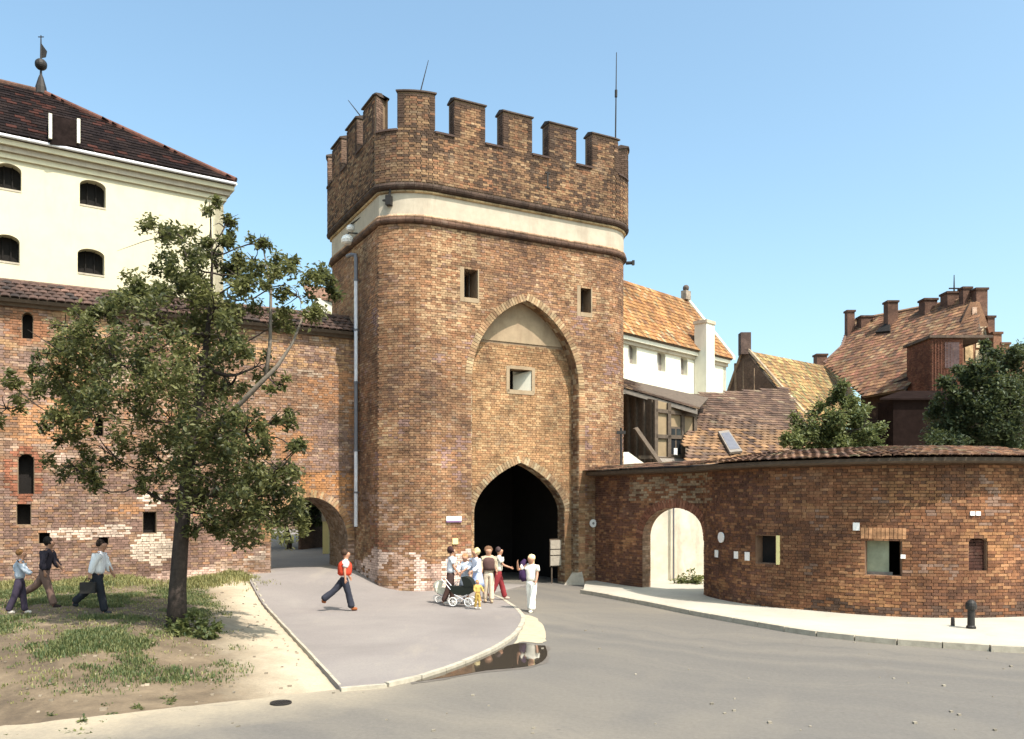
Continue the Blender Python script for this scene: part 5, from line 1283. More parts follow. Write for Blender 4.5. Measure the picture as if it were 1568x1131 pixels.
# beyond the side arch: hedge bank, gate pier, far houses
far = MB(); far.abox(-21, -15.0, 62, 66, 0, 7.5, (.22, .15, .11)); tag(far.build('far_house', M['brick_b']), 'dim brick house end glimpsed beyond the side arch', 'building')
gq = Vector((-9.2, 41.0, 0)); yd = empty('yellow_gatepost', gq + V3(.9), 'yellow ochre gate pier with pink upper block glimpsed through the side arch', 'gatepost')
def thru(px, py, Y): return P(px, py, Y)
b = MB(); c0 = thru(494, 814, 40); c1 = thru(503, 798, 40); b.abox(c0.x, c1.x, 40, 40.3, hz(c0.x, 40), c1.z); b.build('pier', M['yellow_paint'], yd)
b = MB(); c0 = thru(493, 798, 40); c1 = thru(504, 784, 40); b.abox(c0.x, c1.x, 39.95, 40.35, c0.z, c1.z); b.build('cap_block', M['plaster'], yd)
b = MB(); c0 = thru(470, 815, 46); c1 = thru(520, 792, 46); b.abox(c0.x, c1.x, 46, 47, c0.z - .2, c1.z); tag(b.build('garden_wall', M['wood']), 'low dark garden wall beyond the side arch', 'wall')
print('buildings done', len(bpy.data.objects))
# ------------------------------------------------------------------ trees
def leaf_mesh(clumps, n_total, size, rng, name, mat, parent, aspect=0.55, shell=0.55, droop=0.2):
    """clumps: [(centre, radius, weight)]; many small two-triangle leaves, folded along the midrib"""
    tot = sum(w for c, r, w in clumps); V = []; Fc = []; C = []
    for c, r, w in clumps:
        n = int(n_total * w / tot); base = rng.random()
        gc = lambda q: max(-1.5, min(1.5, rng.gauss(0, q)))
        sub = [c + Vector((gc(1), gc(1), gc(.8))) * r * .72 for _ in range(max(4, int(9 * w)))]
        for _ in range(n):
            s_ = rng.choice(sub); d = Vector((rng.gauss(0, 1), rng.gauss(0, 1), rng.gauss(0, 1)))
            p = s_ + d * r * 0.22
            L = size * rng.uniform(.6, 1.35); a = Vector((rng.gauss(0, 1), rng.gauss(0, 1), rng.gauss(-droop, .7))).normalized()
            up = Vector((rng.gauss(0, .6), rng.gauss(0, .6), 1)); sd = a.cross(up).normalized(); nn = sd.cross(a).normalized()
            w_ = L * aspect * .5; k = len(V)
            V += [p, p + a * L * .45 + sd * w_ + nn * w_ * .3, p + a * L, p + a * L * .45 - sd * w_ + nn * w_ * .3]
            Fc.append((k, k + 1, k + 2)); Fc.append((k, k + 2, k + 3)); v = min(1, max(0, .15 + .4 * base + rng.gauss(.1, .22))); C += [v] * 4
    m_ = MB(); m_.v = [tuple(p) for p in V]; m_.f = Fc; m_.c = [(v, v, v) for v in C]
    return m_.build(name, mat, parent, kind='stuff')
def grow(root_pts, root_rad, clumps, rng, mat, parent, sag=0.12, tipr=0.015, twigs=5):
    """trunk polyline given; each clump centre is reached by a curved limb from the nearest lower node"""
    nodes = [(Vector(p), r) for p, r in zip(root_pts, root_rad)]
    t = MB(); t.tube([p for p, r in nodes], [r for p, r in nodes], 12); 
    dn = []
    for (a, ra), (b, rb) in zip(nodes, nodes[1:]):
        for k in range(4): dn.append((a.lerp(b, k / 4), lerp(ra, rb, k / 4)))
    dn = dn[len(dn) // 3:]
    trunk = t.build('trunk', mat, parent, smooth=True)
    top = Vector(root_pts[-1]); lb = MB(); tw = MB()
    for c, r, w in sorted(clumps, key=lambda q: (q[0] - top).length):
        best = None
        for p, rr_ in dn:
            d = c - p; cost = d.length * (1 + .9 * max(0, .15 - d.normalized().z if d.length > .01 else 0)) + (0.0 if rr_ > .02 else .6)
            if best is None or cost < best[0]: best = (cost, p, rr_)
        _, p, rr_ = best; d = c - p; n = 5; r0 = min(rr_ * .7, .02 + .028 * d.length); pts = []; rad = []
        j = Vector((rng.gauss(0, 1), rng.gauss(0, 1), rng.gauss(0, 1))) * .08 * d.length
        for k in range(n + 1):
            f = k / n; q = p + d * f + Vector((0, 0, -sag * d.length * sin(pi * f) * (1 if d.z > 0 else -.5))) + j * sin(pi * f) + j.yzx * .5 * sin(2 * pi * f)
            pts.append(q); rad.append(lerp(r0, max(tipr, r0 * .45), f))
        lb.tube(pts, rad, 6, cap=False)
        for k in range(1, n + 1): dn.append((pts[k], rad[k]))
        for _ in range(twigs):
            e = c + Vector((rng.gauss(0, 1), rng.gauss(0, 1), rng.gauss(.2, .8))) * r * .75; m_ = c.lerp(e, .5) + Vector((0, 0, .1 * r)); tw.tube([pts[-2].lerp(c, rng.random()), m_, e], [tipr, tipr * .7, tipr * .3], 4, cap=False)
    lb.build('limbs', mat, parent, smooth=True); tw.build('twigs', mat, parent, kind='stuff')

rng = random.Random(77)
TY = 18.8
tb = G(272, 962, 0.42)
TY = tb.y
tree = empty('street_tree', tb, 'loose olive green tree with dark trunk on the grassy bank in front of the wall', 'tree')
# clump list read off the photo: column, row, radius in pixels, depth offset in metres, weight
TC = [(320, 318, 14, 0, .25), (262, 360, 26, .3, .9), (285, 392, 30, -.3, 1.1), (262, 410, 22, .6, .7), (345, 340, 13, .2, .3), (338, 372, 16, -.4, .5), (335, 405, 20, .5, .6),
      (398, 372, 12, 0, .3), (392, 405, 24, .3, .8), (420, 425, 20, -.6, .5), (452, 400, 10, .2, .2), (368, 430, 26, -.2, .8), (475, 428, 24, .2, .9), (500, 438, 18, .5, .5), (462, 458, 24, -.3, .7), (440, 488, 20, .4, .5),
      (225, 448, 26, .2, .8), (190, 462, 26, -.5, .9), (165, 480, 22, .7, .6), (240, 480, 36, -.8, 1.4), (290, 455, 30, .4, 1.1), (330, 470, 34, -.5, 1.4), (370, 482, 30, .8, 1.0), (290, 510, 40, 1.2, 1.6), (350, 520, 30, -1.0, 1.1), (230, 530, 36, -1.2, 1.5),
      (100, 500, 22, .3, .6), (95, 545, 28, -.4, 1.0), (130, 575, 38, .5, 1.5), (90, 600, 28, .9, .9), (150, 530, 34, -.8, 1.3), (185, 555, 40, 1.3, 1.7), (185, 610, 36, -1.5, 1.5), (130, 640, 30, -.6, 1.0), (95, 650, 22, .2, .5),
      (250, 580, 42, -1.6, 1.7), (300, 590, 42, 1.5, 1.8), (260, 640, 40, .2, 1.6), (330, 640, 36, -1.3, 1.5), (350, 590, 28, .6, 1.0), (300, 690, 42, -.6, 1.8), (240, 700, 32, .9, 1.2), (340, 700, 36, .8, 1.4), (380, 650, 26, -.5, .8), (395, 690, 26, .4, .8),
      (160, 690, 24, .6, .6), (115, 715, 26, -.3, .8), (150, 722, 18, .8, .4), (330, 745, 40, -.9, 1.7), (290, 760, 30, 1.0, 1.1), (380, 745, 36, .5, 1.5), (420, 720, 28, -.6, 1.0), (430, 760, 30, .2, 1.2), (400, 790, 34, -.4, 1.4), (350, 795, 32, .6, 1.3), (310, 800, 22, -.2, .7), (445, 790, 20, .5, .6),
      (440, 640, 18, .3, .4), (425, 590, 12, -.2, .25), (395, 560, 16, .5, .4), (455, 690, 16, -.3, .35), (210, 745, 16, -.4, .3), (18, 590, 16, -.8, .3), (5, 625, 18, -.5, .35), (60, 560, 16, .6, .3)]
clumps = [(P(x, y, TY + dy * 1.15), r / F * TY * 1.05, w) for x, y, r, dy, w in TC]
tr = [P(270, 968, TY), P(272, 900, TY), P(276, 840, TY), P(281, 780, TY), P(289, 715, TY + .1), P(300, 640, TY + .1), P(312, 560, TY), P(322, 470, TY - .1), P(325, 400, TY), P(322, 335, TY)]
tr[0].z = hz(tb.x, tb.y) - .1
grow(tr, [.235, .185, .168, .155, .135, .105, .075, .045, .026, .012], clumps, rng, M['bark'], tree, twigs=6)
# visible bare limb on the right
lm = MB(); lm.tube([P(300, 690, TY + .1), P(345, 640, TY - .3), P(395, 590, TY - .4), P(425, 560, TY - .3), P(448, 525, TY - .2), P(470, 470, TY)], [.075, .065, .055, .045, .03, .015], 8); lm.tube([P(407, 578, TY - .35), P(414, 520, TY - .2), P(415, 440, TY), P(403, 380, TY)], [.05, .04, .03, .012], 7)
lm.build('side_limb', M['bark_grey'], tree, smooth=True)
leaf_mesh(clumps, 50000, 0.115, rng, 'crown', M['leaf'], tree)
# suckers at the foot
sk = MB(); su = [(P(x, y, TY - .4 + d), r / F * TY, 1) for x, y, r, d in ((300, 955, 16, 0), (325, 960, 14, .2), (282, 965, 12, -.2), (270, 950, 10, .3), (315, 972, 12, -.3), (262, 968, 10, 0))]
rt = empty('suckers', tb + Vector((.5, -.3, 0)), 'leafy green shoots sprouting at the foot of the street tree', 'shrub')
for c, r, w in su: sk.tube([tb + Vector((.1, -.1, 0)), c], [.015, .006], 4)
sk.build('stem', M['bark'], rt, kind='stuff'); leaf_mesh(su, 1100, 0.12, rng, 'foliage', M['leaf_b'], rt, aspect=.6)

# trees beyond the walls
def bg_tree(name, label, base, trunk_top, tcl, Y, n, size, mat, seed, rad=.16):
    r_ = random.Random(seed); w = P(base[0], base[1], Y); w.z = 0
    t = empty(name, w, label, 'tree'); cl = [(P(x, y, Y + dy), r / F * Y, wt) for x, y, r, dy, wt in tcl]
    tt = P(trunk_top[0], trunk_top[1], Y); grow([w, w.lerp(tt, .4) + Vector((.1, .1, 0)), w.lerp(tt, .75) - Vector((.1, 0, 0)), tt], [rad, rad * .8, rad * .55, rad * .25], cl, r_, M['bark'], t, twigs=3)
    leaf_mesh(cl, n, size, r_, 'crown', mat, t); return t
bg_tree('bushy_tree', 'pale green bushy tree behind the bastion roof, in front of mossy roof', (1275, 760), (1278, 640), [(1275, 610, 18, 0, .7), (1300, 628, 20, .5, .9), (1262, 640, 24, -.4, 1.1), (1235, 655, 20, .4, .8), (1215, 672, 16, -.3, .6), (1290, 665, 28, .2, 1.4), (1325, 650, 18, -.5, .8), (1340, 678, 16, .3, .6), (1250, 682, 26, .5, 1.2), (1310, 690, 24, -.4, 1.1), (1225, 695, 18, .2, .7)], 33.0, 17000, 0.15, M['leaf_b'], 91)
bg_tree('dark_tree', 'dense dark tree at the right edge above the bastion roof', (1530, 770), (1530, 640), [(1550, 545, 22, 0, 1), (1520, 560, 20, .6, .9), (1490, 570, 18, -.5, .8), (1465, 572, 16, .3, .6), (1455, 595, 18, -.4, .7), (1505, 600, 28, .7, 1.5), (1545, 600, 30, -.6, 1.6), (1480, 620, 20, .2, .9), (1520, 640, 30, -.4, 1.5), (1555, 650, 28, .4, 1.4), (1500, 665, 24, .6, 1.1), (1540, 685, 26, -.3, 1.2), (1470, 600, 14, 0, .5), (1585, 570, 30, .3, 1.3), (1590, 630, 34, 0, 1.5), (1515, 532, 12, 0, .4), (1450, 640, 24, .4, 1.2), (1445, 675, 26, -.2, 1.3), (1480, 660, 28, .6, 1.4), (1520, 690, 26, .2, 1.2), (1420, 690, 20, .3, .8)], 36.0, 34000, 0.17, M['leaf_d'], 92, .22)
bg_tree('wall_tree', 'dark leafy tree beyond the side arch under the wall', (440, 800), (440, 775), [(445, 775, 26, 0, 1), (470, 768, 24, .8, 1), (420, 780, 26, -.6, 1), (490, 772, 16, .4, .7), (455, 792, 14, .2, .5), (478, 790, 12, 0, .4), (510, 780, 20, .2, 1), (528, 790, 20, -.3, 1), (515, 765, 18, .3, .8), (488, 785, 14, .5, .7)], 43.0, 9000, 0.17, M['leaf_d'], 93)
# shrub behind the side gate
cl = [(P(x, y, 32.4 + d), r / F * 32.4, 1) for x, y, r, d in ((1040, 890, 10, 0), (1055, 884, 12, .3), (1070, 888, 10, -.2), (1048, 893, 9, .2), (1063, 892, 9, 0))]
sh = empty('gate_shrub', Vector((cl[1][0].x, cl[1][0].y, .1)), 'low green shrub at the foot of the whitewashed wall behind the side gate', 'shrub')
sk = MB()
for c, r, w in cl: sk.tube([Vector((cl[1][0].x, cl[1][0].y, .05)), c], [.015, .006], 4)
sk.build('stem', M['bark'], sh, kind='stuff'); leaf_mesh(cl, 900, .12, rng, 'foliage', M['leaf_b'], sh)

# ------------------------------------------------------------------ grass, weeds, pebbles (uncountable)
def tufts(n, accept, hmin, hmax, name, mat, seed, blades=7, spread=.07, width=.012, tint=(0, 1)):
    r_ = random.Random(seed); V = []; Fc = []; C = []; k = 0; tries = 0
    while k < n and tries < n * 60:
        tries += 1; x = r_.uniform(-19, -2.5); y = r_.uniform(11.5, 34)
        a = accept(x, y)
        if a <= 0 or r_.random() > a: continue
        k += 1; z = hz(x, y) - .03 + edge_lift(x, y); tone = r_.uniform(*tint); sc = .6 + .6 * a
        for _ in range(blades):
            bx = x + r_.gauss(0, spread); by = y + r_.gauss(0, spread); h = r_.uniform(hmin, hmax) * sc; an = r_.random() * 6.283; le = r_.uniform(.1, .8) * h
            d = Vector((cos(an), sin(an), 0)); s_ = Vector((-d.y, d.x, 0)) * width; p = Vector((bx, by, z)); i = len(V)
            V += [p - s_, p + s_, p + d * le * .4 + Vector((0, 0, h * .65)) + s_ * .7, p + d * le * .4 + Vector((0, 0, h * .65)) - s_ * .7, p + d * le + Vector((0, 0, h))]
            Fc += [(i, i + 1, i + 2, i + 3), (i + 3, i + 2, i + 4)]; t = min(1, max(0, tone + r_.gauss(0, .15))); C += [(t, t, t)] * 5
    m_ = MB(); m_.v = [tuple(p) for p in V]; m_.f = Fc; m_.c = C
    return m_.build(name, mat, None, origin=(0, 0, 0), kind='stuff')
def off_road(x, y):
    p = Vector((x, y)); return min((p - EDGE_A).dot(_en), (p - ROAD_L[2]).dot(_rn) if y < 20 else 9)
def grass_a(x, y):
    d = off_road(x, y)
    if d < 1.2 or y > 33: return 0
    # trodden footpath in front of the wall
    if 19.6 < y - .1 * noise.noise((x, 0, 0)) < 21.4: return 0
    n_ = noise.noise((x * .55, y * .42, 3)) + .5 * noise.noise((x * 1.7, y * 1.3, 5)); return smooth(-.2, .3, n_) * smooth(1.0, 3.0, d)
tufts(21000, grass_a, .03, .11, 'grass', M['grassm'], 5, tint=(0.0, .45))
tufts(2600, lambda x, y: .5 * smooth(1.0, 2.5, off_road(x, y)) * (.4 + .6 * max(0, noise.noise((x * .8, y * .6, 9)))), .03, .09, 'dry_grass', M['grassm'], 6, tint=(.5, 1.0))
def weed_a(x, y):
    # belt along the foot of the wall
    p = Vector((x, y)); t = (p - WQ).dot(TV); s_ = (p - WQ).dot(TU)
    if t > -.05 or s_ > -4.6: return 0
    return smooth(-3.2, -.1, t) * max(0, .25 + 1.3 * noise.noise((s_ * .8, t, 2)))
tufts(3600, weed_a, .06, .3, 'weeds', M['grassm'], 7, blades=6, width=.013, tint=(.45, 1.0))
sc = []
for x, y, r in ((90, 980, 24), (128, 1016, 20), (200, 1005, 22), (162, 1047, 26), (100, 1072, 28), (22, 1020, 20), (272, 1003, 20), (350, 1000, 20), (215, 1080, 12), (62, 1038, 22), (40, 1062, 20), (172, 962, 22), (225, 968, 24), (120, 960, 18), (255, 1040, 18), (300, 1030, 16), (15, 985, 18), (140, 1090, 14)):
    q = G(x, y, .4); q.z = hz(q.x, q.y)
    for k in range(3): sc.append((q + Vector((rng.gauss(0, .3), rng.gauss(0, .45), .0)), r / F * q.y * .55, 1))
so_ = leaf_mesh([(c + Vector((0, 0, .03)), r, w) for c, r, w in sc], 17000, .08, rng, 'scrub', M['leaf_b'], None, aspect=.45)
for v in so_.data.vertices: v.co.z *= .6
def pebbles():
    r_ = random.Random(3); m_ = MB()
    for _ in range(900):
        x = r_.uniform(-17, -3); y = r_.uniform(11.8, 28)
        if off_road(x, y) < .2: continue
        s_ = r_.uniform(.015, .05) * (1.6 if r_.random() < .03 else 1) * .7; z = hz(x, y) - .02 + edge_lift(x, y); v = r_.uniform(.6, 1.1)
        m_.box((x, y, z), Vector((s_, s_ * .3, 0)), Vector((s_ * .2, -s_ * .8, .1 * s_)), Vector((0, .1 * s_, s_ * .55)), (.33 * v, .27 * v, .2 * v))
    m_.build('pebbles', M['tile'], None, origin=(0, 0, 0), kind='stuff')
pebbles()
print('nature done', len(bpy.data.objects))
# ------------------------------------------------------------------ people
def cloth(name, col, var=.12): return mat_plain(name, col, .85, var, 12.0, spec=.15)
M['skin'] = mat_plain('skin', (0.42, 0.22, 0.14), .55, .06, 8, spec=.35)
def skin_mesh(verts, edges, radii, name, mat, parent, origin, root=0, sub=1, sm=True):
    me = bpy.data.meshes.new(name + '_cage'); me.from_pydata([tuple(v) for v in verts], edges, [])
    ob = bpy.data.objects.new(name + '_cage', me); COL.objects.link(ob)
    md = ob.modifiers.new('s', 'SKIN'); md.branch_smoothing = .6
    for i, r in enumerate(radii):
        rx, ry = r if hasattr(r, '__len__') else (r, r); d = me.skin_vertices[0].data[i]; d.radius = (rx, ry); d.use_root = (i == root)
    if sub:
        s_ = ob.modifiers.new('u', 'SUBSURF'); s_.levels = sub; s_.render_levels = sub
    dg = bpy.context.evaluated_depsgraph_get(); out = bpy.data.meshes.new_from_object(ob.evaluated_get(dg)); out.name = name
    bpy.data.objects.remove(ob); bpy.data.meshes.remove(me)
    
    if name in ('shirt', 'trousers', 'vest'):                     # creases in the cloth
        cs = [v.co.copy() for v in out.vertices]; ns = [v.normal.copy() for v in out.vertices]; ph = RND.random() * 50
        for v, c, n in zip(out.vertices, cs, ns): v.co = c + n * (.011 * noise.noise((c.x * 14 + ph, c.y * 14, c.z * 22)) + .006 * noise.noise((c.x * 34, c.y * 34 + ph, c.z * 50)))
    out.materials.clear(); out.materials.append(mat); out.polygons.foreach_set('use_smooth', [True] * len(out.polygons)); out.update()
    o = bpy.data.objects.new(name, out); COL.objects.link(o); o.parent = parent; WL[o.name] = WL[parent.name].copy(); return o

def person(x, y, z, yaw, H, label, legs, arms, top, bottom, hair, shoe=(.12, .06, .04), lean=0.0, sleeve='long', flare=1.0, hair_len='short', skirt=False, waist=None, head_turn=0.0, category='person', group=None, shirt_len=0.0, vest=None):
    """legs: [(hip swing, knee bend)] left, right in degrees, forward positive; arms: [(swing, out, elbow)]"""
    root = bpy.data.objects.new('person', None); root.empty_display_size = .3; COL.objects.link(root)
    root.location = (x, y, z); root.rotation_euler = (0, 0, radians(yaw)); WL[root.name] = Vector((x, y, z)); tag(root, label, category, group)
    U = H; r = radians
    # local frame: +X forward, +Y left, +Z up
    def fwd(a, L): return Vector((sin(r(a)) * L, 0, -cos(r(a)) * L))
    hip = Vector((0, 0, .0)); l1, l2 = .245 * U, .245 * U
    foot_low = 0; J = {}
    for k, (sw, kb) in enumerate(legs):
        sy = (.052 if k == 0 else -.052) * U
        h = Vector((0, sy, -.02 * U)); kn = h + fwd(sw, l1); an = kn + fwd(sw - kb, l2); J[k] = (h, kn, an, sw - kb)
        foot_low = min(foot_low, an.z - .035 * U)
    zp = -foot_low                                         # pelvis height so that the lowest foot stands on the ground
    up = lambda d: Vector((sin(r(lean)) * d, 0, zp + cos(r(lean)) * d))
    pelvis = up(0.02 * U); waist_ = up(.10 * U); chest = up(.20 * U); sh = up(.292 * U); neck = up(.325 * U); chin = up(.352 * U) + Vector((.012 * U, 0, 0)); head = up(.398 * U) + Vector((.014 * U, 0, 0)); crown = up(.428 * U) + Vector((.006 * U, 0, 0))
    V = [pelvis, waist_, chest, sh, neck, chin, head, crown]; E = [(0, 1), (1, 2), (2, 3), (3, 4), (4, 5), (5, 6), (6, 7)]
    R = [.064, .056, .06, .036, .034, .052, .074, .058]; R = [q * U for q in R]
    LJ = {}; AJ = {}
    for k in (0, 1):
        h, kn, an, ang = J[k]; o = Vector((0, 0, zp)); h, kn, an = h + o, kn + o, an + o; b = len(V)
        toe = an + Vector((.085 * U, 0, -.028 * U)) if abs(ang) < 30 else an + Vector((.05 * U, 0, -.06 * U))
        if ang < -30: toe = an + Vector((.055 * U, 0, -.045 * U))
        V += [h, kn, an, an + Vector((-.01 * U, 0, -.022 * U)), toe]; E += [(0, b), (b, b + 1), (b + 1, b + 2), (b + 2, b + 3), (b + 3, b + 4)]; R += [.052 * U, .036 * U, .022 * U, .021 * U, .017 * U]; LJ[k] = (h, kn, an, toe, b)
    for k, (sw, out, el) in enumerate(arms):
        sy = 1 if k == 0 else -1; s0 = sh + Vector((0, sy * .1 * U, -.005 * U)); q = fwd(sw, .16 * U); q = Vector((q.x, sy * sin(r(out)) * .16 * U, q.z * cos(r(out)))); e = s0 + q
        q2 = fwd(sw + el, .14 * U); w = e + Vector((q2.x, sy * sin(r(out * .5)) * .14 * U * (1 if el < 60 else -.4), q2.z)); d = (w - e).normalized(); b = len(V)
        V += [s0, e, w, w + d * .03 * U]; E += [(3, b), (b, b + 1), (b + 1, b + 2), (b + 2, b + 3)]; R += [.026 * U, .025 * U, .018 * U, .017 * U]; AJ[k] = (s0, e, w, d, b)
        side = d.cross(Vector((0, 1, 0))).normalized() if abs(d.y) < .9 else Vector((1, 0, 0)); palm = b + 3
        for f_ in range(4):
            o_ = side * (f_ - 1.5) * .0085 * U; L = (.038, .044, .041, .032)[f_] * U; c_ = Vector((0, -sy, 0)) * .012 * U; n0 = len(V)
            V += [V[palm] + o_ + d * .012 * U, V[palm] + o_ + d * (.012 * U + L * .55) + c_ * .4, V[palm] + o_ + d * (.012 * U + L * .9) + c_ * 1.4]; E += [(palm, n0), (n0, n0 + 1), (n0 + 1, n0 + 2)]; R += [.0052 * U, .0048 * U, .004 * U]
        n0 = len(V); V += [V[palm] + side * .02 * U - d * .005 * U, V[palm] + side * .032 * U + d * .018 * U]; E += [(palm, n0), (n0, n0 + 1)]; R += [.006 * U, .005 * U]
    skin_mesh(V, E, R, 'body', M['skin'], root, None)
    # torso widened by the clothes: side chains of the shirt
    tm = cloth('shirt_cloth', top); bmt = cloth('trouser_cloth', bottom)
    lo = pelvis + Vector((0, 0, -(shirt_len + .035) * U)); m1 = .016 * U
    V2 = [lo, waist_, chest, sh]; E2 = [(0, 1), (1, 2), (2, 3)]; R2 = [.108 * U, .098 * U, .114 * U, .092 * U]
    V2.append(up(.316 * U)); E2.append((3, 4)); R2.append(.052 * U)
    for k in (0, 1):
        s0, e, w, d, _ = AJ[k]; b = len(V2)
        if sleeve == 'long': V2 += [s0, e, w.lerp(e, .08)]; E2 += [(3, b), (b, b + 1), (b + 1, b + 2)]; R2 += [.064 * U, .05 * U, .036 * U]
        elif sleeve == 'short': V2 += [s0, s0.lerp(e, .75)]; E2 += [(3, b), (b, b + 1)]; R2 += [.064 * U, .054 * U]
        else: V2 += [s0]; E2 += [(3, b)]; R2 += [.046 * U]
    so = skin_mesh(V2, E2, R2, 'shirt', tm, root, None, sub=2)
    for v in so.data.vertices:                              # flatten the torso front to back
        if v.co.z < sh.z + .05 * U and abs(v.co.y) < .13 * U:
            ax = up(v.co.z - zp).x; v.co.x = ax + (v.co.x - ax) * .82
            v.co.y *= 1.12
    if vest:
        V3_ = [pelvis + Vector((0, 0, .0)), waist_, chest, sh + Vector((0, 0, .004 * U))]; vo = skin_mesh(V3_, [(0, 1), (1, 2), (2, 3)], [.136 * U, .124 * U, .136 * U, .105 * U], 'vest', cloth('vest_cloth', vest), root, None)
        for v in vo.data.vertices: v.co.y *= 1.14
    if skirt:
        m_ = MB(); n = 18; prof = [(.07 * U, waist_.z), (.095 * U, pelvis.z), (.12 * U, zp - .1 * U), (.15 * U, zp - skirt * U), (.135 * U, zp - skirt * U)]
        vs = []; fs = []
        for i, (rr_, zz) in enumerate(prof):
            for k in range(n): a = 2 * pi * k / n; f_ = 1 + (.08 * cos(a * 5) * i / 4); vs.append((cos(a) * rr_ * f_ * .85, sin(a) * rr_ * f_, zz))
        for i in range(len(prof) - 1):
            for k in range(n): a = i * n + k; b = i * n + (k + 1) % n; fs.append((a, b, b + n, a + n))
        me = bpy.data.meshes.new('skirt'); me.from_pydata(vs, [], fs); me.materials.append(bmt); me.polygons.foreach_set('use_smooth', [True] * len(fs)); o = bpy.data.objects.new('skirt', me); COL.objects.link(o); o.parent = root; WL[o.name] = WL[root.name].copy()
    else:
        V4 = [waist_.lerp(pelvis, .55), pelvis - Vector((0, 0, .01 * U))]; E4 = [(0, 1)]; R4 = [.086 * U, .1 * U]
        for k in (0, 1):
            h, kn, an, toe, _ = LJ[k]; b = len(V4); V4 += [h - Vector((0, 0, .02 * U)), kn, an.lerp(kn, .25), an - (an - kn).normalized() * -.012 * U]; E4 += [(1, b), (b, b + 1), (b + 1, b + 2), (b + 2, b + 3)]; R4 += [.078 * U, .054 * U, .046 * U * flare, .05 * U * flare]
        skin_mesh(V4, E4, R4, 'trousers', bmt, root, None, sub=2)
    sm_ = cloth('shoe_leather', shoe)
    for k in (0, 1):
        h, kn, an, toe, _ = LJ[k]; heel = an + Vector((-.016 * U, 0, -.018 * U)); skin_mesh([heel, heel.lerp(toe, .5), toe + (toe - heel) * .12], [(0, 1), (1, 2)], [.034 * U, .032 * U, .026 * U], 'shoe', sm_, root, None)
    # hair: cap over the back and top of the head, longer where the photo shows it
    hm = cloth('hair_' + hair_len, hair, .3); hd = head - Vector((.014 * U, 0, -.012 * U)); Vh = [hd + Vector((.03 * U, 0, .034 * U)), hd + Vector((-.006 * U, 0, .026 * U)), hd + Vector((-.02 * U, 0, -.01 * U)), hd + Vector((-.02 * U, 0, -.04 * U))]; Rh = [.048 * U, .082 * U, .078 * U, .05 * U]
    if hair_len == 'long': Vh += [hd + Vector((-.03 * U, 0, -.085 * U)), hd + Vector((-.032 * U, 0, -.125 * U))]; Rh += [.055 * U, .035 * U]
    if hair_len == 'mid': Vh += [hd + Vector((-.022 * U, 0, -.055 * U))]; Rh += [.06 * U]; Rh[1] = .094 * U; Rh[2] = .092 * U; Rh[0] = .056 * U
    skin_mesh(Vh, [(i, i + 1) for i in range(len(Vh) - 1)], Rh, 'hair', hm, root, None)
    # face
    fx = head + Vector((.054 * U, 0, -.012 * U)); b = MB(); 
    for nm, c_, rr_, mt in (('nose', fx + Vector((-.002 * U, 0, -.008 * U)), .0042 * U, M['skin']), ('eye', fx + Vector((-.004 * U, .018 * U, .008 * U)), .0038 * U, M['iron']), ('eye', fx + Vector((-.004 * U, -.018 * U, .008 * U)), .0038 * U, M['iron']), ('ear', head + Vector((0, .05 * U, -.004 * U)), .011 * U, M['skin']), ('ear', head + Vector((0, -.05 * U, -.004 * U)), .011 * U, M['skin'])):
        b = MB(); b.ball((0, 0, 0), rr_, 6, sz=1.4 if nm != 'eye' else 1); a_ = b
        me = bpy.data.meshes.new(nm); me.from_pydata([tuple(Vector(v) + c_) for v in b.v], [], b.f); me.materials.append(mt); o = bpy.data.objects.new(nm, me); COL.objects.link(o); o.parent = root; WL[o.name] = WL[root.name].copy()
    hands = [Vector(AJ[k][2]) + Vector(AJ[k][3]) * .05 * U for k in (0, 1)]
    Rz = Matrix.Rotation(radians(yaw), 3, 'Z'); return root, [Rz @ h + Vector((x, y, z)) for h in hands]

def gz(px, py, base=None):
    """ground point under a photo pixel, following the bank"""
    z = 0.1
    for _ in range(12):
        p = G(px, py, z); h = hz(p.x, p.y); pave = ((p.xy - EDGE_A).dot(_en) < 0); z = h + (.1 if pave else -.02)
    return G(px, py, z)
DK = (.02, .022, .028)
# left group
p = gz(150, 939); pr1, h1 = person(p.x, p.y, p.z, 8, 1.76, 'striding person in white long-sleeved shirt and black trousers carrying dark bag', [(-36, 12), (14, 4)], [(14, 8, 15), (-22, 8, 8)], (.78, .78, .8), DK, (.03, .02, .015), shoe=DK, lean=7, flare=1.15)
p = gz(68, 929); person(p.x, p.y, p.z, 10, 1.78, 'walking person with dark curly hair, dark top and brown trousers at left', [(-32, 30), (18, 2)], [(15, 6, 25), (-10, 8, 20)], (.035, .03, .04), (.16, .10, .08), (.02, .015, .012), lean=10, hair_len='mid', flare=1.15, shoe=(.03, .02, .02))
p = gz(30, 939); person(p.x, p.y, p.z, 25, 1.52, 'boy in grey blue jumper and dark trousers at the far left edge', [(10, 4), (-14, 8)], [(-35, 25, 60), (25, 30, 30)], (.4, .44, .5), (.045, .035, .055), (.2, .1, .04), shoe=(.5, .45, .4), lean=3, flare=1.1)
bgm = MB(); hb = h1[1]
bgm.box(h1[1] + Vector((-.02, 0, -.22)), Vector((.17, .02, 0)), Vector((.005, -.05, 0)), Vector((0, 0, .13))); bgm.tube([h1[1] + Vector((-.12, 0, -.1)), h1[1] + Vector((-.06, 0, .0)), h1[1] + Vector((.02, 0, .0)), h1[1] + Vector((.08, 0, -.1))], .012, 5)
tag(bgm.build('briefcase', M['iron']), 'dark briefcase in the hand of the person in a white shirt', 'bag')
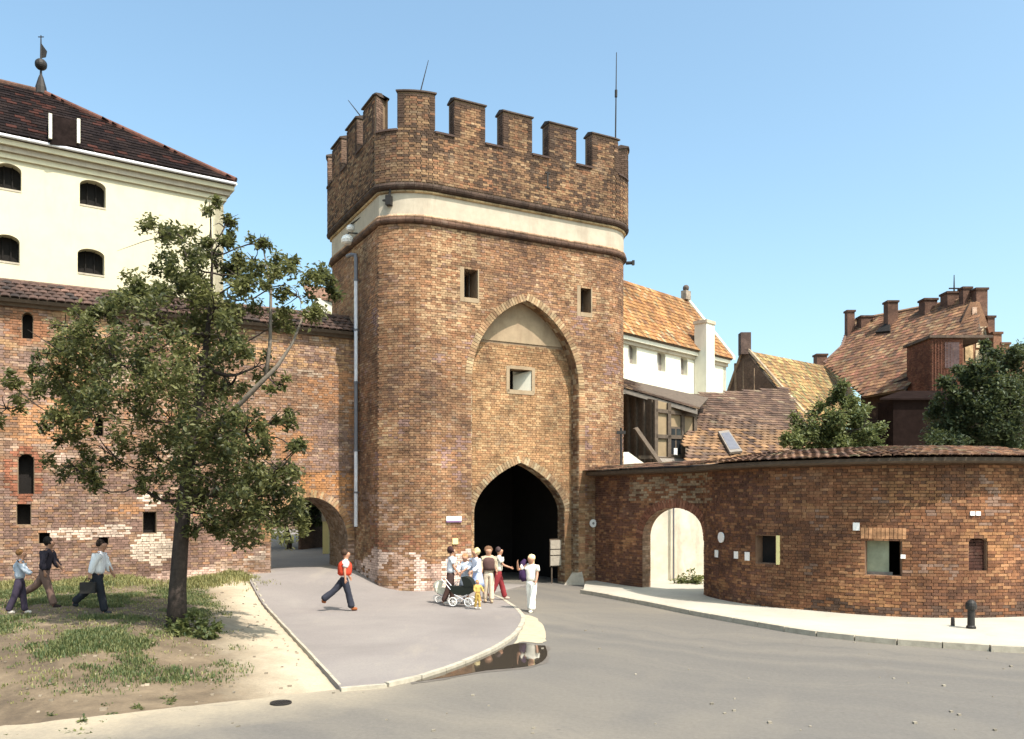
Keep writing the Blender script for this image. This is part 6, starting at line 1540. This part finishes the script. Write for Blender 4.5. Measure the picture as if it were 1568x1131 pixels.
# man in red
p = gz(527, 933); person(p.x, p.y, p.z, 20, 1.74, 'walking person in red vest over white shirt and dark flared trousers', [(-38, 16), (15, 2)], [(8, 12, 20), (-12, 14, 15)], (.75, .7, .68), (.03, .032, .045), (.05, .03, .02), shoe=(.25, .08, .03), lean=4, flare=1.35, sleeve='short', vest=(.55, .06, .03))
# group by the gate
p = gz(690, 924); person(p.x, p.y, p.z, 15, 1.72, 'dark-haired person in pale blue white top and brown trousers left of the pram', [(8, 6), (-12, 8)], [(20, 8, 50), (5, 8, 30)], (.68, .7, .74), (.06, .035, .03), (.04, .02, .02), lean=3, flare=1.2, hair_len='mid', sleeve='short', shoe=(.6, .55, .5))
p = gz(713, 922); person(p.x, p.y, p.z, -100, 1.5, 'person in pale grey blue dress bending over the pram', [(6, 4), (-6, 6)], [(25, 10, 30), (30, 10, 30)], (.5, .55, .62), (.48, .54, .62), (.35, .2, .1), lean=8, skirt=.24, shoe=(.65, .6, .55), sleeve='long')
p = gz(731, 924); person(p.x, p.y, p.z, -150, 1.68, 'blond person in light blue and white dress behind the pram', [(8, 4), (-8, 6)], [(15, 8, 45), (25, 8, 30)], (.66, .7, .8), (.45, .52, .75), (.62, .5, .26), lean=5, skirt=.22, hair_len='mid', sleeve='long', shoe=(.65, .6, .55))
p = gz(734, 930); person(p.x - .05, p.y - .15, p.z, -60, .82, 'toddler in mustard yellow clothes standing before the pram', [(10, 6), (-6, 8)], [(20, 20, 20), (25, 20, 20)], (.5, .34, .1), (.42, .28, .08), (.3, .18, .08), shoe=(.7, .65, .55), sleeve='long')
p = gz(748, 921); person(p.x, p.y, p.z, -80, 1.7, 'brown-haired person in long dark brown vest and beige trousers near the archway', [(5, 4), (-6, 6)], [(12, 8, 30), (8, 10, 25)], (.42, .34, .24), (.6, .5, .38), (.13, .07, .04), lean=1, hair_len='mid', flare=1.1, vest=(.09, .05, .045), shoe=(.4, .3, .2), shirt_len=.02)
p = gz(763, 917); person(p.x, p.y, p.z, 10, 1.68, 'person in white shirt and dark red trousers beside the archway edge', [(18, 4), (-16, 10)], [(-10, 8, 25), (20, 8, 50)], (.82, .78, .66), (.22, .03, .035), (.06, .04, .04), lean=3, flare=1.2, sleeve='short', shoe=(.4, .3, .25))
p = gz(814, 931); prw, hw_ = person(p.x, p.y, -.0, -115, 1.66, 'blond person all in white, holding one hand to the face, crossing the road', [(16, 5), (-8, 4)], [(15, 12, 20), (40, 45, 110)], (.85, .8, .68), (.84, .82, .74), (.75, .6, .34), shoe=(.7, .62, .5), lean=2, flare=1.45, hair_len='long', sleeve='short')
jk = MB(); c_ = P(801, 872, prw.location.y + .05); n = 10
jk.tube([c_ + Vector((.06, 0, .3)), c_ + Vector((.0, .02, .2)), c_ + Vector((-.03, .02, 0)), c_ + Vector((.0, .0, -.2)), c_ + Vector((.03, 0, -.34))], [.04, .085, .1, .12, .07], 9); jk.tube([c_ + Vector((-.02, -.03, .1)), c_ + Vector((-.07, -.04, -.1)), c_ + Vector((-.08, -.03, -.28))], [.04, .05, .045], 7); jk.smooth = True
tag(jk.build('jacket', cloth('purple_cloth', (.04, .02, .06))), 'dark purple jacket hanging from the arm of the person in white', 'jacket')

# pram, stroller
def pram(px, py, yaw, label, body_col, s=1.0):
    p = gz(px, py); root = empty('pram', p, label, 'pram'); R_ = Matrix.Rotation(radians(yaw), 3, 'Z'); w = lambda x, y, z: p + R_ @ Vector((x * s, y * s, z * s)); bm_ = cloth('pram_cloth', body_col)
    b = MB(); pts = [(-.42, .72), (-.38, .5), (-.2, .4), (.25, .4), (.42, .55), (.45, .72)]
    b.prism([w(x, -.19, z) for x, z in pts], R_ @ Vector((0, .38 * s, 0))); b.build('basket', bm_, root)
    b = MB(); hd = [(-.42, .72)] + [(-.12 + .34 * cos(a), .74 + .34 * sin(a)) for a in [pi * (1 - k / 8 * .6) for k in range(9)]] + [(-.12, .72)]
    b.prism([w(x, -.2, z) for x, z in hd], R_ @ Vector((0, .4 * s, 0))); b.build('hood', bm_, root)
    for x in (-.3, .3):
        for y_ in (-.22, .22):
            b = MB(); c = w(x, y_, .16); ax = (R_ @ Vector((0, 1, 0))); 
            pts = [c + (R_ @ Vector((cos(2 * pi * k / 14), 0, sin(2 * pi * k / 14)))) * .15 * s for k in range(15)]; b.tube(pts, .018 * s, 6, cap=False)
            for k in range(4): d = R_ @ Vector((cos(pi * k / 4), 0, sin(pi * k / 4))) * .14 * s; b.tube([c - d, c + d], .006, 4)
            b.build('wheel', M['white_paint'], root)
    b = MB(); b.tube([w(-.3, -.2, .16), w(.25, -.2, .42)], .014, 5); b.tube([w(.3, -.2, .16), w(-.25, -.2, .42)], .014, 5); b.tube([w(-.3, .2, .16), w(.25, .2, .42)], .014, 5); b.tube([w(.3, .2, .16), w(-.25, .2, .42)], .014, 5)
    b.build('frame', M['zinc'], root); b = MB(); b.tube([w(.4, -.18, .6), w(.75, -.18, .98), w(.75, .18, .98), w(.4, .18, .6)], .014, 6); b.build('handle', M['zinc'], root)
pram(708, 927, 165, 'black hooded pram with white wheels pushed by the group at the tower', (.015, .018, .015), .82)
pram(678, 921, 20, 'small cream stroller with pale wheels at the left of the group', (.72, .68, .55), .62)
print('people done', len(bpy.data.objects))
# ------------------------------------------------------------------ small things
def plate(name, path, px, y0, y1, w, off, mat, label, cat, lo=None, hi=None, thick=.02, col=None, shape='rect', border=None):
    q = path.find_px(px, off, lo, hi); c = path.at(q, 0, off); zt = CAMZ + (HY - y0) / F * c.y; zb = CAMZ + (HY - y1) / F * c.y; T = path.t(q); N = path.n(q); c.z = (zt + zb) / 2
    m_ = MB()
    if shape == 'rect': m_.box(c, T * w / 2, N * thick, V3((zt - zb) / 2))
    else: m_.lathe(c - N * thick, [(.001, 0), (w / 2, 0), (w / 2, thick * 2), (.001, thick * 2)], 24, axis=N)
    o = m_.build(name, mat); tag(o, label, cat); return o, c, T, N, (zt - zb) / 2
M['purple'] = mat_plain('faded_violet_print', (.2, .12, .22), .6, .1)
M['red_paint'] = mat_plain('red_paint', (.5, .06, .05), .5, .05)
M['sign_grey'] = mat_plain('faded_grey_print', (.22, .21, .19), .7, .1)
# street name plate on the tower: white enamel over a dark violet lower edge
root = empty('street_sign', P(695, 795, 30.3), 'narrow white street name plate with violet lower edge left of the archway', 'sign')
q = TP.find_px(695, 0.05, -1, 3); c = TP.at(q, 0, .05); T = TP.t(q); N = TP.n(q); c.z = CAMZ + (HY - 795) / F * c.y
b = MB(); b.box(c + V3(.03), T * .3, N * .02, V3(.085)); b.build('plate', M['white_paint'], root)
b = MB(); b.box(c - V3(.075) + N * .004, T * .3, N * .02, V3(.03)); b.build('lower_edge', M['purple'], root)
plate('wall_plaque', TP, 697, 824, 833, .22, .04, M['yellow_paint'], 'small pale yellow plaque under the street name plate', 'plaque', -1, 3)
root = empty('round_sign', P(908, 801, 33.4), 'round white ring sign on the right edge of the tower front', 'sign')
q = TP.find_px(908, .06, 6, 9); c = TP.at(q, 0, .06); c.z = CAMZ + (HY - 801) / F * c.y; T = TP.t(q); N = TP.n(q)
b = MB(); b.lathe(c, [(.001, 0), (.16, 0), (.16, .025), (.001, .025)], 24, axis=N); b.build('disc', M['white_paint'], root)
b = MB(); b.lathe(c + N * .027, [(.001, 0), (.05, 0), (.05, .006), (.001, .006)], 16, axis=N); b.build('centre_mark', M['sign_grey'], root)
plate('round_plate', RP, 1104, 812, 833, .34, .05, M['white_paint'], 'largest plate, round and white, right of the side gate', 'sign', 0, 16, shape='round')
for px, y0, y1, w, lb in ((1097, 842, 853, .17, 'small white plate directly below the round white plate'), (1127, 844, 855, .16, 'small pinkish white plate, middle of the row by the side gate'), (1144, 845, 858, .17, 'small bluish white plate nearest the dark opening')):
    plate('wall_plate', RP, px, y0, y1, w, .04, M['white_paint'], lb, 'plate', 0, 16)
plate('wall_plate', RP, 1311, 800, 812, .17, .04, M['white_paint'], 'small square white plate above left of the square window', 'plate', 0, 16)
plate('wall_plate', RP, 1383, 849, 855, .12, .04, M['white_paint'], 'tiny white plate at the right side of the square window', 'plate', 0, 16)
root = empty('hydrant_plates', P(1494, 786, 22.8), 'pair of small white utility plates above the narrow slit', 'plate')
for px in (1489, 1498):
    q = RP.find_px(px, .04, 0, 20); c = RP.at(q, 0, .04); c.z = CAMZ + (HY - 786) / F * c.y; b = MB(); b.box(c, RP.t(q) * .065, RP.n(q) * .015, V3(.055)); b.build('plate', M['white_paint'], root)
# bollard
c = G(1487, 962, .12); root = empty('bollard', c, 'stubby dark cast iron bollard with round head on the pale sidewalk', 'bollard')
b = MB(); b.lathe(c, [(.11, 0), (.11, .05), (.085, .08), (.08, .42), (.085, .46)], 14); b.build('shaft', M['iron'], root)
b = MB(); b.lathe(c + V3(.46), [(.085, 0), (.125, .02), (.13, .1), (.115, .17), (.07, .23), (.02, .25)], 14); b.build('head', M['iron'], root)
c = G(1459, 958, .12); b = MB(); b.lathe(c, [(.05, 0), (.045, .18), (.03, .22)], 8); tag(b.build('iron_stub', M['iron']), 'short dark iron stub at the wall foot left of the bollard', 'stub')
# guard stone at the right jamb of the gate
c = TL(6.65, .12); b = MB(); b.add([c + Vector(v) for v in ((-.42, -.3, 0), (.4, -.25, 0), (.38, .35, 0), (-.3, .3, 0), (-.12, -.1, .42), (.3, -.1, .5), (.3, .25, .5), (-.08, .2, .45))], [(0, 1, 5, 4), (1, 2, 6, 5), (2, 3, 7, 6), (3, 0, 4, 7), (4, 5, 6, 7)]); tag(b.build('guard_stone', M['stone']), 'worn pale guard stone at the right foot of the archway', 'stone')
# notice board inside the gate
w0, w1 = P(843, 866, 33.45), P(863, 866, 33.75); ztp = CAMZ + (HY - 827) / F * 33.5
root = empty('notice_board', Vector(((w0.x + w1.x) / 2, 33.6, .1)), 'grey notice board in three panels inside the right edge of the archway', 'notice board')
hgt = ztp - w0.z; d_ = (w1 - w0); d_.z = 0
for k, (f0, f1) in enumerate(((.66, 1.0), (.42, .62), (0, .38))):
    b = MB(); b.prism([w0 + V3(hgt * f0), Vector((w1.x, w1.y, w0.z)) + V3(hgt * f0), Vector((w1.x, w1.y, w0.z)) + V3(hgt * f1), w0 + V3(hgt * f1)], Vector((-.01, .03, 0))); pn_ = b.build('panel', M['stone'], root)
b = MB(); b.prism([w0 - d_ * .06 + V3(-.05) + Vector((0, .05, 0)), w0 + d_ * 1.06 + V3(-.05) + Vector((0, .05, 0)), w0 + d_ * 1.06 + V3(hgt + .05) + Vector((0, .05, 0)), w0 - d_ * .06 + V3(hgt + .05) + Vector((0, .05, 0))], Vector((-.01, .03, 0))); b.build('backboard', M['wood'], root)
for f_ in (.1, .9): b = MB(); q = w0 + d_ * f_ + Vector((0, .1, 0)); b.tube([Vector((q.x, q.y, -.02)), Vector((q.x, q.y, w0.z + hgt))], .03, 6); b.build('leg', M['wood'], root)
# lamps on the shaded side of the tower
for px, py, Y, r_, lb in ((532, 367, 32.7, .25, 'lower larger white lamp on the shaded side of the tower'), (537, 349, 32.9, .17, 'upper smaller white lamp on the shaded side of the tower')):
    c = P(px, py, Y); root = empty('wall_lamp', c, lb, 'lamp')
    b = MB(); b.lathe(c - V3(r_ * .7), [(r_ * .55, 0), (r_ * .9, r_ * .25), (r_, r_ * .7), (r_ * .75, r_ * 1.2), (r_ * .3, r_ * 1.5)], 14); b.build('shade', M['white_paint'], root)
    b = MB(); w_ = TP.find_px(px + 16, .03, -6, 0); e = TP.at(w_, c.z + .15, .0); b.tube([c + V3(r_ * .7), c + V3(r_ * 1.1) + Vector((.05, 0, 0)), e], .03, 6); b.build('bracket', M['iron'], root)
# aerials on the tower roof
def aerial(p0, p1, lb, r=.03, extra=None):
    root = empty('aerial', p0, lb, 'aerial'); b = MB(); b.tube([p0, p0.lerp(p1, .45), p1], [r, r * .9, r * .45], 6); b.build('rod', M['iron'], root)
    if extra: b = MB(); q = p0.lerp(p1, extra); b.tube([q, p0.lerp(p1, extra + .06)], r * 1.7, 6); b.build('joint', M['iron'], root)
Yb = TL(8, 1.2).y
aerial(P(942, 260, Yb), P(944, 80, Yb), 'tall upright thin aerial above the right end of the tower', .035, .62)
Yb = TL(1, 2.5).y; aerial(P(640, 155, Yb), P(656, 92, Yb), 'short thin aerial leaning right above the corner merlon', .025)
Yb = TL(-.5, 5).y; aerial(P(562, 190, Yb), P(533, 153, Yb), 'thin aerial leaning left above the side battlements', .025)
# puddle along the kerb
PP = [(835, 988), (838, 1003), (824, 1016), (790, 1022), (745, 1026), (700, 1034), (660, 1040), (636, 1043), (660, 1034), (700, 1021), (742, 1004), (775, 989), (800, 984), (815, 987)]
mw, nt, N_, L_2, B_ = new_mat('puddle_water'); B_.inputs['Base Color'].default_value = (.05, .04, .03, 1); B_.inputs['Roughness'].default_value = .03; B_.inputs['Specular IOR Level'].default_value = .6
n_bump(nt, n_noise(nt, 3.0, 2, .5, n_pos(nt)), B_, .04, .01)
dn = dense([G(x, y, .012).xy for x, y in PP + PP[:1]], 3)[:-1]
sheet([tuple(p) for p in dn], .012, 6.0, zfn=lambda x, y: 0.0, name='puddle', mat=mw)
mdm = mat_plain('damp_asphalt', (.12, .105, .09), .6, .25, 3.0)
cpd = sum((p for p in dn), Vector((0, 0))) / len(dn)
sheet([tuple(cpd + (p - cpd) * 1.05 + Vector((.12 * noise.noise((i * .7, 0, 0)), -.1 + .1 * noise.noise((i * .7, 5, 0))))) for i, p in enumerate(dn)], .006, 6.0, zfn=lambda x, y: 0.0, name='damp_road_patch', mat=mdm)
# sand washed up on the road round the kerb nose
ms_ = mat_plain('washed_sand', (.37, .32, .23), .95, .18, 5, bump=.3)
SP_ = [(800, 940), (818, 944), (832, 958), (836, 975), (830, 984), (800, 982), (788, 984), (800, 962), (803, 950)]
dn2 = dense([G(x, y, .01).xy for x, y in SP_ + SP_[:1]], 4)[:-1]
sheet([tuple(p + Vector((.06 * noise.noise((i * .9, 2, 0)), .06 * noise.noise((i * .9, 7, 0))))) for i, p in enumerate(dn2)], .008, 6.0, zfn=lambda x, y: 0.0, name='sand_drift', mat=ms_)
# drain cover
c = G(430, 1077, .0); c.z = hz(c.x, c.y) + .005; root = empty('drain_cover', c, 'small dark iron drain cover set in the pale sand near the road', 'drain cover')
b = MB(); b.lathe(c - V3(.04), [(.17, 0), (.17, .06), (.14, .065), (.13, .05), (.001, .05)], 20); b.build('frame', M['iron'], root)
for k in range(5): b = MB(); b.box(c + Vector((-.09 + .045 * k, 0, .018)), Vector((.01, 0, 0)), Vector((0, -.1, 0)), V3(.008)); b.build('bar', M['iron'], root)
# bits of stone on the road
b = MB(); r_ = random.Random(4)
for _ in range(60):
    p = G(r_.uniform(300, 1560), r_.uniform(950, 1125), 0); s_ = r_.uniform(.012, .03); b.box((p.x, p.y, s_ * .4), Vector((s_, s_ * .3, 0)), Vector((0, -s_, 0)), V3(s_ * .5), (.26, .23, .18))
b.build('road_grit', M['tile'], None, origin=(0, 0, 0), kind='stuff')
GROUPS = {'person': 'people out walking around the gate', 'pram': 'prams pushed by the group at the tower', 'aerial': 'thin aerials on the tower roof', 'wall_lamp': 'white lamps on the shaded tower side', 'wall_plate': 'small white plates on the bastion wall'}
for o in bpy.data.objects:
    st = o.name.split('.')[0]
    if o.parent is None and st in GROUPS: o['group'] = GROUPS[st]
print('all done', len(bpy.data.objects))
